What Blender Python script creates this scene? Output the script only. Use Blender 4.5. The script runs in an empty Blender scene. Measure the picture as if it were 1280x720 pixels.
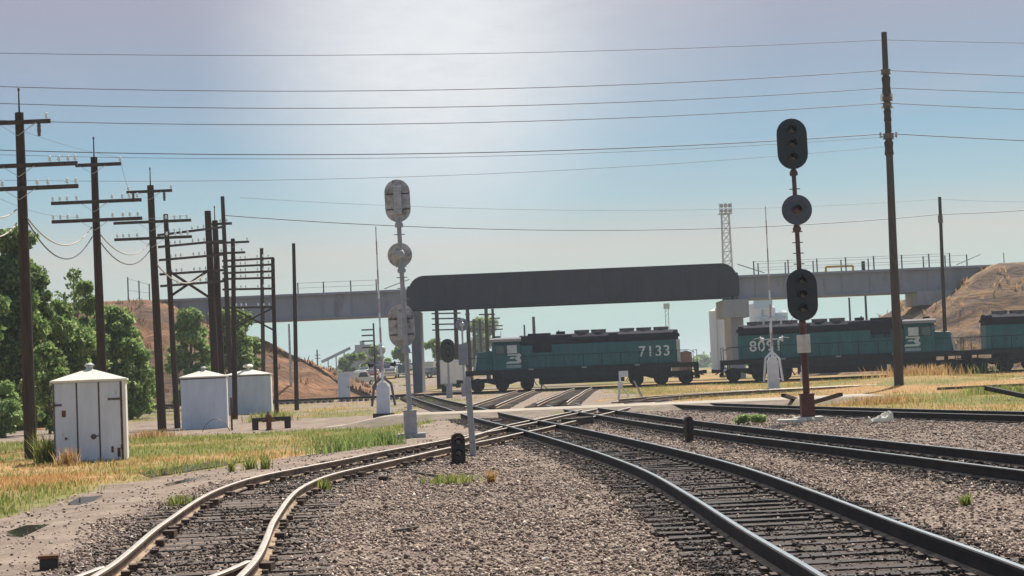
import bpy, bmesh, math, random
import numpy as np
from mathutils import Vector, Matrix, Euler
random.seed(7); rng = np.random.default_rng(7)
scn = bpy.context.scene
COL = scn.collection
PI = math.pi
R = math.radians

# ------------------------------------------------------------------ camera
F = 2150.0; ROLL = math.atan(0.042); CAMH = 1.7; PITCH = math.atan(105/F)
cr, sr = math.cos(ROLL), math.sin(ROLL); cp, sp = math.cos(PITCH), math.sin(PITCH)
cam_d = bpy.data.cameras.new('camera'); cam = bpy.data.objects.new('camera', cam_d); COL.objects.link(cam)
cam_d.sensor_width = 36; cam_d.lens = 36*F/1280; cam_d.clip_start = 0.1; cam_d.clip_end = 8000
M = Matrix.Rotation(PI/2+PITCH, 4, 'X') @ Matrix.Rotation(-ROLL, 4, 'Z')
M.translation = (0, 0, CAMH); cam.matrix_world = M
scn.camera = cam

def ray(x, y):
    dx, dy = x-640, y-360
    xr = cr*dx-sr*dy; yr = sr*dx+cr*dy
    return (xr, F*cp+yr*sp, F*sp-yr*cp)
def up(x, y, z=0.0):
    d = ray(x, y); t = (z-CAMH)/d[2]
    return (d[0]*t, d[1]*t)
def at(x, y, Y):
    d = ray(x, y); t = Y/d[1]
    return Vector((d[0]*t, Y, CAMH+d[2]*t))
def proj(X, Y, Z):
    Z = Z-CAMH
    f = Y*cp+Z*sp; u = -Y*sp+Z*cp
    xr = F*X/f; yr = -F*u/f
    return (640+cr*xr+sr*yr, 360-sr*xr+cr*yr)
def base_x(x, Y, z):
    X = at(x, 480, Y).x
    for _ in range(6):
        X += (x-proj(X, Y, z)[0])*Y/F
    return X
def zat(X, Y, ypx):
    lo, hi = -20.0, 120.0
    for _ in range(50):
        m = (lo+hi)/2
        if proj(X, Y, m)[1] > ypx: lo = m
        else: hi = m
    return (lo+hi)/2

# ------------------------------------------------------------------ ground height
def smooth(a, b, x):
    t = np.clip((x-a)/(b-a), 0, 1); return t*t*(3-2*t)
def vnoise(x, y, seed=0):
    x = np.asarray(x, float); y = np.asarray(y, float)
    xi = np.floor(x).astype(np.int64); yi = np.floor(y).astype(np.int64)
    xf = x-xi; yf = y-yi
    def h(a, b):
        n = (a*374761393+b*668265263+seed*1442695041) & 0x7fffffff
        n = ((n ^ (n >> 13))*1274126177) & 0x7fffffff
        return ((n ^ (n >> 16)) & 0xffff)/65535.0
    u = xf*xf*(3-2*xf); v = yf*yf*(3-2*yf)
    return (h(xi, yi)*(1-u)+h(xi+1, yi)*u)*(1-v)+(h(xi, yi+1)*(1-u)+h(xi+1, yi+1)*u)*v
def fbm(x, y, seed=0, o=4):
    s = 0; a = .5; f = 1
    for k in range(o):
        s = s+a*vnoise(np.asarray(x)*f, np.asarray(y)*f, seed+k*17); a *= .5; f *= 2.03
    return s
def left_line(y):
    return np.interp(y, [0, 14, 20, 26, 33, 41, 50, 60, 100, 160], [-4.6, -4.5, -5.2, -5.7, -5.0, -3.6, -2.8, -2.6, -5, -9])
def gz(x, y):
    x = np.asarray(x, float); y = np.asarray(y, float)
    xl = left_line(y)
    g = -0.2*smooth(0, 2.5, xl-x)
    far = smooth(170, 230, y)*smooth(330, 290, y)*smooth(-60, -30, x)*smooth(12, 2, x)
    g = g+2.6*far*smooth(180, 300, y)/0.9
    g = g+0.5*np.exp(-(((x-23)/5.5)**2+((y-100)/9)**2))
    und = (fbm(x*.35, y*.35, 3)-.47)*.12*smooth(3, 7, np.abs(x-xl)+0*y)*smooth(12, 5, np.abs(x+6)+0*y)
    return g+und*0.8
def gzf(x, y): return float(gz(x, y))

# ------------------------------------------------------------------ mesh helper
class MB:
    def __init__(s): s.v = []; s.f = []; s.m = []
    def _add(s, vs, fs, mi):
        b = len(s.v); s.v.extend([tuple(p) for p in vs])
        for f in fs: s.f.append(tuple(b+i for i in f)); s.m.append(mi)
    def box(s, c, d, rz=0, mi=0, rot=None, taper=1.0):
        x, y, z = d[0]/2, d[1]/2, d[2]/2
        vs = [Vector((a*x*(taper if e > 0 else 1), b*y*(taper if e > 0 else 1), e*z)) for e in (-1, 1) for a, b in ((-1, -1), (1, -1), (1, 1), (-1, 1))]
        Rm = rot.to_matrix() if rot is not None else Matrix.Rotation(rz, 3, 'Z')
        c = Vector(c); vs = [Rm @ v+c for v in vs]
        s._add(vs, [(3, 2, 1, 0), (4, 5, 6, 7), (0, 1, 5, 4), (1, 2, 6, 5), (2, 3, 7, 6), (3, 0, 4, 7)], mi)
        return s
    def bar(s, p0, p1, w, h, mi=0):
        p0 = Vector(p0); p1 = Vector(p1); d = (p1-p0); L = d.length; d.normalize()
        upv = Vector((0, 0, 1)) if abs(d.z) < .95 else Vector((0, 1, 0))
        sx = d.cross(upv).normalized(); sz = sx.cross(d)
        vs = []
        for p in (p0, p1):
            for a, b in ((-1, -1), (1, -1), (1, 1), (-1, 1)): vs.append(p+sx*(a*w/2)+sz*(b*h/2))
        s._add(vs, [(0, 1, 2, 3), (7, 6, 5, 4), (0, 4, 5, 1), (1, 5, 6, 2), (2, 6, 7, 3), (3, 7, 4, 0)], mi)
        return s
    def tube(s, pts, r, n=8, mi=0, caps=True):
        pts = [Vector(p) for p in pts]; k = len(pts)
        rs = r if isinstance(r, (list, tuple)) else [r]*k
        vs = []; ref = None
        for i, p in enumerate(pts):
            d = (pts[min(i+1, k-1)]-pts[max(i-1, 0)]).normalized()
            if ref is None: ref = Vector((1, 0, 0)) if abs(d.x) < .9 else Vector((0, 1, 0))
            a = (ref-d*ref.dot(d)).normalized(); b = d.cross(a); ref = a
            for j in range(n):
                t = 2*PI*j/n; vs.append(p+a*(math.cos(t)*rs[i])+b*(math.sin(t)*rs[i]))
        fs = []
        for i in range(k-1):
            for j in range(n):
                fs.append((i*n+j, i*n+(j+1) % n, (i+1)*n+(j+1) % n, (i+1)*n+j))
        if caps: fs.append(tuple(range(n-1, -1, -1))); fs.append(tuple((k-1)*n+j for j in range(n)))
        s._add(vs, fs, mi); return s
    def cyl(s, p0, p1, r0, r1=None, n=12, mi=0):
        return s.tube([p0, p1], [r0, r0 if r1 is None else r1], n, mi)
    def lathe(s, prof, c=(0, 0, 0), n=10, mi=0, axis='z'):
        pts = []
        for (r, z) in prof:
            for j in range(n):
                t = 2*PI*j/n; a, b = r*math.cos(t), r*math.sin(t)
                if axis == 'z': q = (a, b, z)
                elif axis == 'y': q = (a, z, b)
                else: q = (z, a, b)
                pts.append((q[0]+c[0], q[1]+c[1], q[2]+c[2]))
        k = len(prof); fs = []
        for i in range(k-1):
            for j in range(n): fs.append((i*n+j, i*n+(j+1) % n, (i+1)*n+(j+1) % n, (i+1)*n+j))
        fs.append(tuple(range(n-1, -1, -1))); fs.append(tuple((k-1)*n+j for j in range(n)))
        s._add(pts, fs, mi); return s
    def prism(s, poly, axis, a0, a1, mi=0):
        n = len(poly)
        def q(p, a):
            return (p[0], a, p[1]) if axis == 'y' else (a, p[0], p[1]) if axis == 'x' else (p[0], p[1], a)
        vs = [q(p, a0) for p in poly]+[q(p, a1) for p in poly]
        fs = [tuple(range(n)), tuple(range(2*n-1, n-1, -1))]
        for i in range(n): fs.append((i, i+n, (i+1) % n+n, (i+1) % n))
        s._add(vs, fs, mi); return s
    def build(s, name, mats, parent=None, smooth=False, bevel=0, fix=True):
        me = bpy.data.meshes.new(name)
        me.from_pydata(s.v, [], s.f)
        if not isinstance(mats, (list, tuple)): mats = [mats]
        for m in mats: me.materials.append(m)
        if len(mats) > 1: me.polygons.foreach_set('material_index', s.m)
        if fix:
            bm = bmesh.new(); bm.from_mesh(me); bmesh.ops.recalc_face_normals(bm, faces=bm.faces); bm.to_mesh(me); bm.free()
        if smooth:
            me.polygons.foreach_set('use_smooth', [True]*len(me.polygons))
            try: me.set_sharp_from_angle(angle=R(38))
            except Exception: pass
        o = bpy.data.objects.new(name, me); COL.objects.link(o)
        if parent is not None: o.parent = parent
        if bevel:
            b = o.modifiers.new('bevel', 'BEVEL'); b.width = bevel; b.segments = 2; b.limit_method = 'ANGLE'
        return o
def tag(o, label=None, cat=None, group=None, kind=None):
    if label: o['label'] = label
    if cat: o['category'] = cat
    if group: o['group'] = group
    if kind: o['kind'] = kind
    return o
def empty(name, loc=(0, 0, 0), rz=0, rot=None):
    o = bpy.data.objects.new(name, None); COL.objects.link(o); o.location = loc
    o.rotation_euler = rot if rot else (0, 0, rz); o.empty_display_size = .3
    return o
def dup(o, parent):
    c = o.copy(); COL.objects.link(c); c.parent = parent; return c
def dup_tree(o, parent=None):
    c = o.copy(); COL.objects.link(c); c.parent = parent
    for ch in list(o.children): dup_tree(ch, c)
    return c
def stadium(w, h, n=10):
    r = w/2; hh = h/2-r; p = []
    for i in range(n+1): t = PI*i/n; p.append((r*math.cos(t), hh+r*math.sin(t)))
    for i in range(n+1): t = PI+PI*i/n; p.append((r*math.cos(t), -hh+r*math.sin(t)))
    return p
def spline(pts, step=.5):
    P = np.array(pts, float); d = np.r_[0, np.cumsum(np.hypot(*np.diff(P[:, :2], axis=0).T))]
    # natural-ish Catmull-Rom resample
    out = []; n = len(P)
    T = np.gradient(P, d, axis=0)
    for s in np.arange(0, d[-1]+1e-6, step):
        i = min(max(np.searchsorted(d, s, 'right')-1, 0), n-2); h = d[i+1]-d[i]; t = (s-d[i])/h
        out.append((2*t**3-3*t**2+1)*P[i]+(t**3-2*t**2+t)*h*T[i]+(-2*t**3+3*t**2)*P[i+1]+(t**3-t**2)*h*T[i+1])
    return np.array(out)

# ------------------------------------------------------------------ materials
def nt(m): return m.node_tree.nodes, m.node_tree.links
def mat(name, c, rough=.7, metal=0, var=.25, scale=3, c2=None, c2amt=.5, c2scale=2.0, bump=0, bscale=30, coat=0, stretch=(1, 1, 1), spec=.4):
    m = bpy.data.materials.new(name); m.use_nodes = True; N, L = nt(m)
    b = N['Principled BSDF']; b.inputs['Roughness'].default_value = rough; b.inputs['Metallic'].default_value = metal
    b.inputs['Specular IOR Level'].default_value = spec; b.inputs['Coat Weight'].default_value = coat
    tc = N.new('ShaderNodeTexCoord'); mp = N.new('ShaderNodeMapping'); mp.inputs['Scale'].default_value = stretch
    L.new(tc.outputs['Object'], mp.inputs['Vector'])
    n = N.new('ShaderNodeTexNoise'); n.inputs['Scale'].default_value = scale; n.inputs['Detail'].default_value = 6; n.inputs['Roughness'].default_value = .65
    L.new(mp.outputs[0], n.inputs['Vector'])
    r = N.new('ShaderNodeMapRange'); r.inputs[1].default_value = .3; r.inputs[2].default_value = .7; r.inputs[3].default_value = 1-var; r.inputs[4].default_value = 1+var
    L.new(n.outputs['Fac'], r.inputs[0])
    col = N.new('ShaderNodeMix'); col.data_type = 'RGBA'; col.blend_type = 'MULTIPLY'; col.inputs[0].default_value = 1
    col.inputs[6].default_value = (*c, 1); L.new(r.outputs[0], col.inputs[7])
    out = col.outputs[2]
    if c2 is not None:
        n2 = N.new('ShaderNodeTexNoise'); n2.inputs['Scale'].default_value = c2scale; n2.inputs['Detail'].default_value = 8; n2.inputs['Roughness'].default_value = .7
        L.new(mp.outputs[0], n2.inputs['Vector'])
        r2 = N.new('ShaderNodeMapRange'); r2.inputs[1].default_value = 1-c2amt-.04+.1*(c2amt-.5); r2.inputs[2].default_value = 1-c2amt+.08+.1*(c2amt-.5)
        L.new(n2.outputs['Fac'], r2.inputs[0])
        mx = N.new('ShaderNodeMix'); mx.data_type = 'RGBA'; mx.inputs[7].default_value = (*c2, 1)
        L.new(r2.outputs[0], mx.inputs[0]); L.new(out, mx.inputs[6]); out = mx.outputs[2]
    L.new(out, b.inputs['Base Color'])
    if bump:
        n3 = N.new('ShaderNodeTexNoise'); n3.inputs['Scale'].default_value = bscale; n3.inputs['Detail'].default_value = 4
        L.new(mp.outputs[0], n3.inputs['Vector'])
        bp = N.new('ShaderNodeBump'); bp.inputs['Strength'].default_value = bump; bp.inputs['Distance'].default_value = .02
        L.new(n3.outputs['Fac'], bp.inputs['Height']); L.new(bp.outputs[0], b.inputs['Normal'])
    return m
def leafmat(name, cols, transl=.35, rough=.6):
    m = bpy.data.materials.new(name); m.use_nodes = True; N, L = nt(m)
    b = N['Principled BSDF']; b.inputs['Roughness'].default_value = rough; b.inputs['Specular IOR Level'].default_value = .3
    g = N.new('ShaderNodeNewGeometry'); rp = N.new('ShaderNodeValToRGB')
    rp.color_ramp.elements[0].color = (*cols[0], 1); rp.color_ramp.elements[1].color = (*cols[-1], 1)
    for i, c in enumerate(cols[1:-1]):
        e = rp.color_ramp.elements.new((i+1)/(len(cols)-1)); e.color = (*c, 1)
    L.new(g.outputs['Random Per Island'], rp.inputs[0]); L.new(rp.outputs[0], b.inputs['Base Color'])
    t = N.new('ShaderNodeBsdfTranslucent'); mx = N.new('ShaderNodeMixShader'); mx.inputs[0].default_value = transl
    L.new(rp.outputs[0], t.inputs[0]); L.new(b.outputs[0], mx.inputs[1]); L.new(t.outputs[0], mx.inputs[2])
    L.new(mx.outputs[0], N['Material Output'].inputs[0])
    return m
MT = dict(
    pole=mat('creosote_wood', (.05, .032, .025), .85, var=.45, scale=2.5, stretch=(6, 6, .5), bump=.4, bscale=12),
    pole2=mat('grey_weathered_wood', (.065, .05, .042), .85, var=.4, scale=2.5, stretch=(6, 6, .5), bump=.4, bscale=12),
    arm=mat('crossarm_wood', (.07, .052, .045), .85, var=.35, scale=4),
    glass=mat('glass_insulator', (.8, .88, .82), .12, var=.05, spec=.8),
    porcelain=mat('brown_porcelain', (.12, .08, .06), .25, var=.1),
    cable=mat('cream_cable', (.5, .45, .38), .6, var=.1),
    wire=mat('dark_wire', (.11, .11, .13), .5, var=.1),
    galv=mat('galvanised_steel', (.42, .43, .44), .5, .3, var=.25, scale=6, c2=(.25, .17, .12), c2amt=.35, c2scale=4),
    signalblack=mat('black_signal_enamel', (.012, .013, .018), .38, var=.3, scale=5, spec=.5),
    discdark=mat('grey_black_disc_enamel', (.075, .082, .11), .45, var=.3, scale=4),
    lens=mat('dark_lens', (.02, .02, .025), .06, var=.1, spec=.9),
    lensred=mat('red_lens', (.12, .01, .01), .06, var=.1, spec=.9),
    backplate=mat('weathered_backplate', (.46, .44, .43), .6, var=.4, scale=4, c2=(.14, .10, .085), c2amt=.42, c2scale=5),
    aluminium=mat('aluminium_paint', (.34, .345, .37), .55, .1, var=.2, scale=5, c2=(.32, .22, .17), c2amt=.32, c2scale=6),
    redbrown=mat('red_oxide_paint', (.10, .028, .025), .55, var=.35, scale=6, c2=(.05, .03, .03), c2amt=.4),
    hut=mat('white_hut_paint', (.58, .64, .73), .6, var=.12, scale=1.5, stretch=(2, 2, .5), c2=(.30, .25, .22), c2amt=.31, c2scale=4),
    hutroof=mat('cream_roof_sheet', (.74, .71, .60), .5, var=.15, scale=3, c2=(.35, .27, .18), c2amt=.3, c2scale=3),
    hutside=mat('sunlit_white_paint', (.78, .76, .70), .6, var=.12, scale=2, c2=(.3, .22, .16), c2amt=.3, c2scale=4),  # lighter, warmer copy of the hut white, sunlight put into the colour
    seam=mat('rusty_seam', (.10, .07, .06), .8, var=.4, scale=8),
    brownmast=mat('brown_mast_paint', (.11, .06, .05), .6, var=.35, scale=6, c2=(.05, .035, .035), c2amt=.4),
    fargrey=mat('grey_blue_signal_paint', (.20, .22, .28), .7, var=.15, scale=3),
    girderstiff=mat('girder_stiffener_steel', (.030, .028, .048), .7, var=.3, scale=1.2),
    dwarfrust=mat('dark_rusty_casting', (.055, .026, .022), .7, var=.4, scale=8, c2=(.025, .018, .018), c2amt=.45),
    rust=mat('rust', (.14, .055, .03), .85, var=.4, scale=8, c2=(.06, .035, .03), c2amt=.45),
    railside=mat('dark_rail_side', (.028, .023, .022), .75, 0, var=.35, scale=5, c2=(.055, .036, .028), c2amt=.42, spec=.25),
    railtop=mat('polished_rail_head', (.20, .235, .26), .36, .8, var=.15, scale=8),
    railrust=mat('rusty_rail_side', (.19, .13, .092), .8, .1, var=.35, scale=6, c2=(.07, .045, .035), c2amt=.45),
    railrusttop=mat('dull_rail_head', (.42, .37, .32), .5, .3, var=.25, scale=8),
    foot=mat('sunlit_dusty_rail_foot', (.34, .24, .155), .9, var=.3, scale=9, c2=(.10, .07, .05), c2amt=.47, c2scale=3),  # dusty tan for the upward foot faces, lightened in colour as if sunlit
    tie=mat('creosoted_tie', (.042, .033, .031), .85, var=.5, scale=3, stretch=(1, 9, 9), c2=(.15, .12, .105), c2amt=.36, c2scale=1.6, bump=.7, bscale=6),
    tie2=mat('grey_buried_tie', (.085, .066, .056), .85, var=.4, scale=3, stretch=(1, 9, 9), c2=(.06, .05, .045), c2amt=.4, bump=.5, bscale=6),
    plate=mat('tie_plate_rust', (.09, .06, .045), .8, .2, var=.3, scale=9),
    green=mat('cascade_green_paint', (.014, .112, .135), .5, var=.25, scale=.9, stretch=(1.6, 1.6, .45), c2=(.022, .082, .10), c2amt=.40, c2scale=1.1),
    black=mat('black_loco_paint', (.016, .015, .030), .85, var=.4, scale=2, spec=.15),
    under=mat('grimy_underframe', (.018, .019, .026), .75, var=.5, scale=2),
    tread=mat('grimy_wheel_steel', (.035, .033, .035), .6, .3, var=.2),
    white=mat('white_marking', (.66, .69, .69), .5, var=.08, scale=3),
    emblemwhite=mat('dusty_white_emblem', (.52, .56, .57), .6, var=.12, scale=6),
    faded=mat('faded_white_marking', (.24, .32, .34), .6, var=.2, scale=5),
    roofgrey=mat('grey_cab_roof', (.13, .115, .12), .8, var=.2),
    endcream=mat('pale_end_panel', (.50, .52, .46), .6, var=.15, scale=3),
    window=mat('cab_glass', (.04, .05, .055), .08, var=.1, spec=.8),
    winlit=mat('lit_cab_glass', (.5, .55, .55), .3, var=.2),  # pale copy of the cab glass, light on the pane put into its colour
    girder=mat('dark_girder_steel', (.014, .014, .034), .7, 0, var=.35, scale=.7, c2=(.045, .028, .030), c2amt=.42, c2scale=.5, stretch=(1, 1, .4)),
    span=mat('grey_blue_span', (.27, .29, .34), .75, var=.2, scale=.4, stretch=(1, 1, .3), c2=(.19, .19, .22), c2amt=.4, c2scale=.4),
    concrete=mat('pier_concrete', (.36, .36, .38), .85, var=.18, scale=.8, stretch=(1, 1, .3), c2=(.24, .23, .23), c2amt=.38, c2scale=.6, bump=.3, bscale=4),
    darkpier=mat('dark_steel_pier', (.12, .125, .15), .7, var=.25, scale=.6),
    tancol=mat('tan_concrete', (.50, .41, .30), .85, var=.15, scale=1),
    slab=mat('pale_concrete_slab', (.62, .58, .50), .85, var=.2, scale=3, bump=.4, bscale=20),
    ramp=mat('earth_ramp', (.20, .155, .12), .95, var=.4, scale=1.5, c2=(.13, .14, .05), c2amt=.42, c2scale=1.0, bump=.5, bscale=9),
    crossing=mat('pale_crossing_surface', (.39, .335, .26), .85, var=.15, scale=.8, stretch=(.3, 2, 1), c2=(.25, .205, .16), c2amt=.45, c2scale=.9, bump=.3, bscale=8),
    yellow=mat('yellow_paint', (.55, .36, .05), .6, var=.2),
    gatewhite=mat('gate_white_paint', (.62, .67, .75), .5, var=.15, scale=3, c2=(.3, .28, .28), c2amt=.28, c2scale=5),
    red=mat('faded_red_stripe', (.42, .33, .33), .5, var=.15),
    silo=mat('pale_silo_sheet', (.52, .58, .66), .6, var=.08, scale=.3, stretch=(1, 1, .2)),
    bluesteel=mat('blue_plant_cladding', (.28, .42, .60), .6, var=.1, scale=.2),
    plant=mat('grey_plant_cladding', (.30, .30, .33), .8, var=.2, scale=.15),
    bark=mat('bark', (.10, .075, .055), .9, var=.4, scale=4, stretch=(3, 3, .6), bump=.6, bscale=10),
    plainwood=mat('weathered_timber', (.10, .08, .065), .85, var=.4, scale=4, c2=(.2, .17, .14), c2amt=.4),
    postwhite=mat('weathered_white_post', (.36, .36, .37), .7, var=.25, scale=5, c2=(.33, .28, .25), c2amt=.4, c2scale=5),
    tyre=mat('tyre_rubber', (.02, .02, .02), .8, var=.2),
    chrome=mat('chrome', (.7, .7, .7), .15, .9, var=.05),
    carglass=mat('car_glass', (.05, .06, .07), .05, var=.05, spec=.9),
    cloth=mat('pale_cloth', (.80, .76, .62), .9, var=.15, scale=8),
    blue=mat('blue_plastic', (.03, .12, .40), .4, var=.15),
    palestone=mat('pale_stone', (.68, .64, .52), .9, var=.15, scale=10),
    boxcar=mat('boxcar_brown', (.16, .075, .06), .7, var=.2),
)

# ------------------------------------------------------------------ tracks: centrelines
CA = [(2.72, 4), (2.75, 9), (2.77, 12), (2.70, 15.5), (2.65, 19.8), (2.52, 25), (2.15, 30.6), (1.65, 36.2), (1.0, 42.9), (.42, 48.4), (-.45, 56), (-1.1, 62.5), (-1.6, 68), (-2.4, 77), (-4.6, 100), (-6.8, 124), (-8.2, 140)]
CB = [(8.6, 13), (7.6, 17.5), (6.95, 22), (6.35, 27), (5.85, 31), (5.2, 36), (4.55, 42), (3.95, 48), (3.35, 55), (2.7, 63), (2.2, 70), (1.9, 76)]
CD = [(-2.7, 8), (-2.8, 11), (-2.92, 13.6), (-3.0, 15.2), (-3.16, 17), (-3.42, 19.3), (-3.68, 22.5), (-3.82, 25.6), (-3.68, 28.3), (-3.32, 30.7), (-2.78, 33.2), (-1.98, 37.3), (-1.08, 41.2), (-.55, 44), (.32, 48), (1.3, 53), (2.4, 59), (3.6, 65.5), (5.4, 74)]
def cpts(far, near):
    a = [up(x, y, .2) for x, y in far]; b = [up(x, y, .2) for x, y in near]
    return a, b
Cf, Cn = cpts([(880, 503), (1020, 508), (1150, 515.5), (1280, 525.5)], [(900, 508), (1020, 513.5), (1120, 520), (1200, 529), (1280, 540)])
CC = [(5.2, 73), (7.2, 64), (8.6, 56.5), (9.9, 50.5), (11.2, 45), (12.6, 39.5), (14.3, 33), (16, 27)]
CE = [(-1.7, 79), (-1.2, 92), (-.6, 106), (.1, 124), (.8, 139)]
CG = [(1.6, 80), (2.3, 92), (3.2, 106), (4.3, 124), (5.4, 139)]
CH = [(5.5, 82), (8.5, 88), (12, 91.5), (17, 93.5), (24, 95), (33, 97), (48, 101)]
CM = [(-60, 143.6), (-30, 143.9), (-5, 144), (8, 144), (14, 143), (20, 140.9), (26, 139.4), (32, 138.6), (38, 138.2), (46, 138), (64, 138)]
LSH = [(-1.35, 41), (-.9, 45.05), (-.5, 49), (.25, 53.7), (1.2, 59), (2.38, 65.5), (3.3, 71)]

TRACKS = dict(A=CA, B=CB, C=CC, D=CD, E=CE, G=CG, H=CH, M=CM)
TP = {k: spline(v, .5) for k, v in TRACKS.items()}
def trackdist(x, y, key):
    P = TP[key]; x = np.asarray(x); y = np.asarray(y); d = np.full(x.shape, 1e9)
    for p in P[::2]: d = np.minimum(d, (x-p[0])**2+(y-p[1])**2)
    return np.sqrt(d)
RPROF = [(-.022, .0, 1), (-.036, -.008, 0), (-.037, -.035, 0), (-.012, -.05, 0), (-.010, -.145, 0), (-.07, -.162, 2), (-.072, -.18, 0), (.072, -.18, 2), (.07, -.162, 0), (.010, -.145, 0), (.012, -.05, 0), (.037, -.035, 0), (.036, -.008, 0), (.022, .0, 1)]
def rail_mesh(name, P, off, mats, parent, ztop=.2, wob=0, s=1.0):
    zs = .80 if mats[0].name.startswith('rusty') else 1.0; s = .88 if zs < 1 else s
    m = MB(); n = len(P); k = len(RPROF)
    # polygon order: walk round; top strip is the last->first edge
    T = np.gradient(P, axis=0); T /= np.linalg.norm(T, axis=1)[:, None]
    for i in range(n):
        nx, ny = T[i][1], -T[i][0]
        w = wob*(vnoise(i*.16, 3.1+off, 5)-.5) if wob else 0
        wz = wob*.4*(vnoise(i*.13, 7.1, 9)-.5) if wob else 0
        for (u, z, _) in RPROF:
            m.v.append((P[i][0]+nx*(off+u*s+w), P[i][1]+ny*(off+u*s+w), ztop+z*zs+wz))
    for i in range(n-1):
        for j in range(k):
            j2 = (j+1) % k
            # material by edge
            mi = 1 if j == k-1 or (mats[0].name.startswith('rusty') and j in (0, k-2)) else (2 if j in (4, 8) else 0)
            m.f.append((i*k+j, (i+1)*k+j, (i+1)*k+j2, i*k+j2)); m.m.append(mi)
    m.f.append(tuple(range(k))); m.m.append(0); m.f.append(tuple((n-1)*k+j for j in range(k-1, -1, -1))); m.m.append(0)
    return m.build(name, mats, parent)
def tie_mesh(L, seed, mt):
    r = random.Random(seed); m = MB()
    n = 5; w = .23; h = .18
    for i in range(n+1):
        x = -L/2+L*i/n
        for (y, z) in ((-w/2, -h), (w/2, -h), (w/2-.008, 0), (-w/2+.008, 0)):
            m.v.append((x+(r.uniform(-.02, .02) if i in (0, n) else 0), y+r.uniform(-.012, .012), z+(r.uniform(-.012, .006) if z == 0 else 0)))
    for i in range(n):
        for j in range(4): m.f.append((i*4+j, i*4+(j+1) % 4, (i+1)*4+(j+1) % 4, (i+1)*4+j)); m.m.append(0)
    m.f.append((0, 1, 2, 3)); m.f.append((n*4+3, n*4+2, n*4+1, n*4)); m.m += [0, 0]
    return m
TIEMESH = {}
def tie_data(kind, i):
    key = (kind, i % 4)
    if key not in TIEMESH:
        o = tie_mesh(2.55, 11+i % 4+len(kind), None).build('tie', MT[kind]); TIEMESH[key] = o.data; bpy.data.objects.remove(o)
    return TIEMESH[key]
def make_track(key, label, gauge, rmats, tiekind='tie', ztop=.2, tietop=.02, wob=0, maxties=100, ystart=None, plates=True, tie=True, jit=.02, near='lo'):
    P = TP[key]
    root = empty('railway_track', (0, 0, 0)); tag(root, label, 'railway track', 'railway tracks through the junction')
    for sgn in (-1, 1): rail_mesh('rail', P, sgn*gauge/2, rmats, root, ztop, wob)
    if not tie: return root
    D = np.r_[0, np.cumsum(np.hypot(*np.diff(P, axis=0).T))]
    ss = np.arange(.3, D[-1], .52); T = np.gradient(P, axis=0)
    rr = random.Random(len(label)); spots = []
    for s in ss:
        i = min(np.searchsorted(D, s), len(P)-1)
        if 65.3 < P[i][1] < 72.3 and key not in 'MH': continue
        if key in 'HM': pass
        x, y = P[i]; spots.append((x, y, math.atan2(T[i][1], T[i][0])))
    spots.sort(key=lambda q: math.hypot(q[0], q[1]) if q[1] > 11 and abs(q[0]/max(q[1], 1)) < .31 else 500)
    rest = MB(); pl = MB()
    for i, (x, y, a) in enumerate(spots):
        aa = a-PI/2+rr.uniform(-jit, jit); z = ztop-(.148 if tiekind == 'tie2' and rmats is dull else .18)+rr.uniform(-.012, .004)
        if i < maxties:
            o = bpy.data.objects.new('tie', tie_data(tiekind, i)); COL.objects.link(o); o.parent = root
            o.location = (x+rr.uniform(-.04, .04), y, z); o.rotation_euler = (0, 0, aa)
        else:
            rest.box((x, y, z-.09), (2.55, .22, .18), aa)
        if plates and i < maxties and tiekind == 'tie2' and rr.random() < .7:
            ca, sa = math.cos(aa), math.sin(aa)
            for sg in (-1, 1):
                g = sg*gauge/2
                for e in (-1, 1):
                    q = rr.uniform(.45, 1.2); pl.box((x+ca*(g+e*.10)+rr.uniform(-.02, .02), y+sa*(g+e*.10)+rr.uniform(-.08, .08), z+.035), (.11*q, .16*q, .075*q), aa+rr.uniform(-.3, .3))
        elif plates and i < maxties:
            ca, sa = math.cos(aa), math.sin(aa)
            for sg in (-1, 1):
                g = sg*gauge/2
                for e in (-1, 1):   # spikes and anchor lugs beside the rail foot
                    pl.box((x+ca*(g+e*.095), y+sa*(g+e*.095), z+.012), (.07, .15, .03), aa)
    if rest.v: tag(rest.build('tie', MT[tiekind], root), kind='stuff')
    if pl.v: tag(pl.build('tie_plate', MT['plate'], root), kind='stuff')
    return root
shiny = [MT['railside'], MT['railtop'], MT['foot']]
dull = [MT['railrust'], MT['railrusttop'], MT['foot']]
make_track('A', 'main track with shiny rails and dark ties sweeping to the bottom right corner', 1.40, shiny)
make_track('B', 'curved double railed track in ballast between the two rusty dwarf signals and tall mast', 1.30, shiny, wob=.01)
make_track('C', 'farthest right track passing the foot of the tall red signal mast', 1.36, shiny, maxties=40)
tD = make_track('D', 'crooked rusty siding with wavy tan rails curving from the lower left into the diamond', 1.26, dull, tiekind='tie2', ztop=.165, tietop=.0, wob=.06, jit=.05)
rail_mesh('rail', spline(LSH, .5), 0, dull, tD, .165, .02)
rail_mesh('rail', spline([(-3.02-.66, 15.1), (-3.1-.66, 14.1), (-3.35-.62, 13), (-3.8-.6, 11.6), (-4.6, 9.8)], .3), 0, dull, tD, .158, 0)
rail_mesh('rail', spline([(-3.02+.62, 15.1), (-3.1+.60, 14.2), (-3.3+.58, 13.2), (-3.7+.56, 11.8), (-4.2+.5, 10)], .3), 0, dull, tD, .158, 0)
make_track('E', 'short tan railed track running from the plank crossing to under the locomotive nose', 1.40, dull, tiekind='tie2', maxties=30, plates=False)
make_track('G', 'short tan railed track from the plank crossing towards the middle of the locomotive numbered 7133', 1.40, dull, tiekind='tie2', maxties=30, plates=False)
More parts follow.
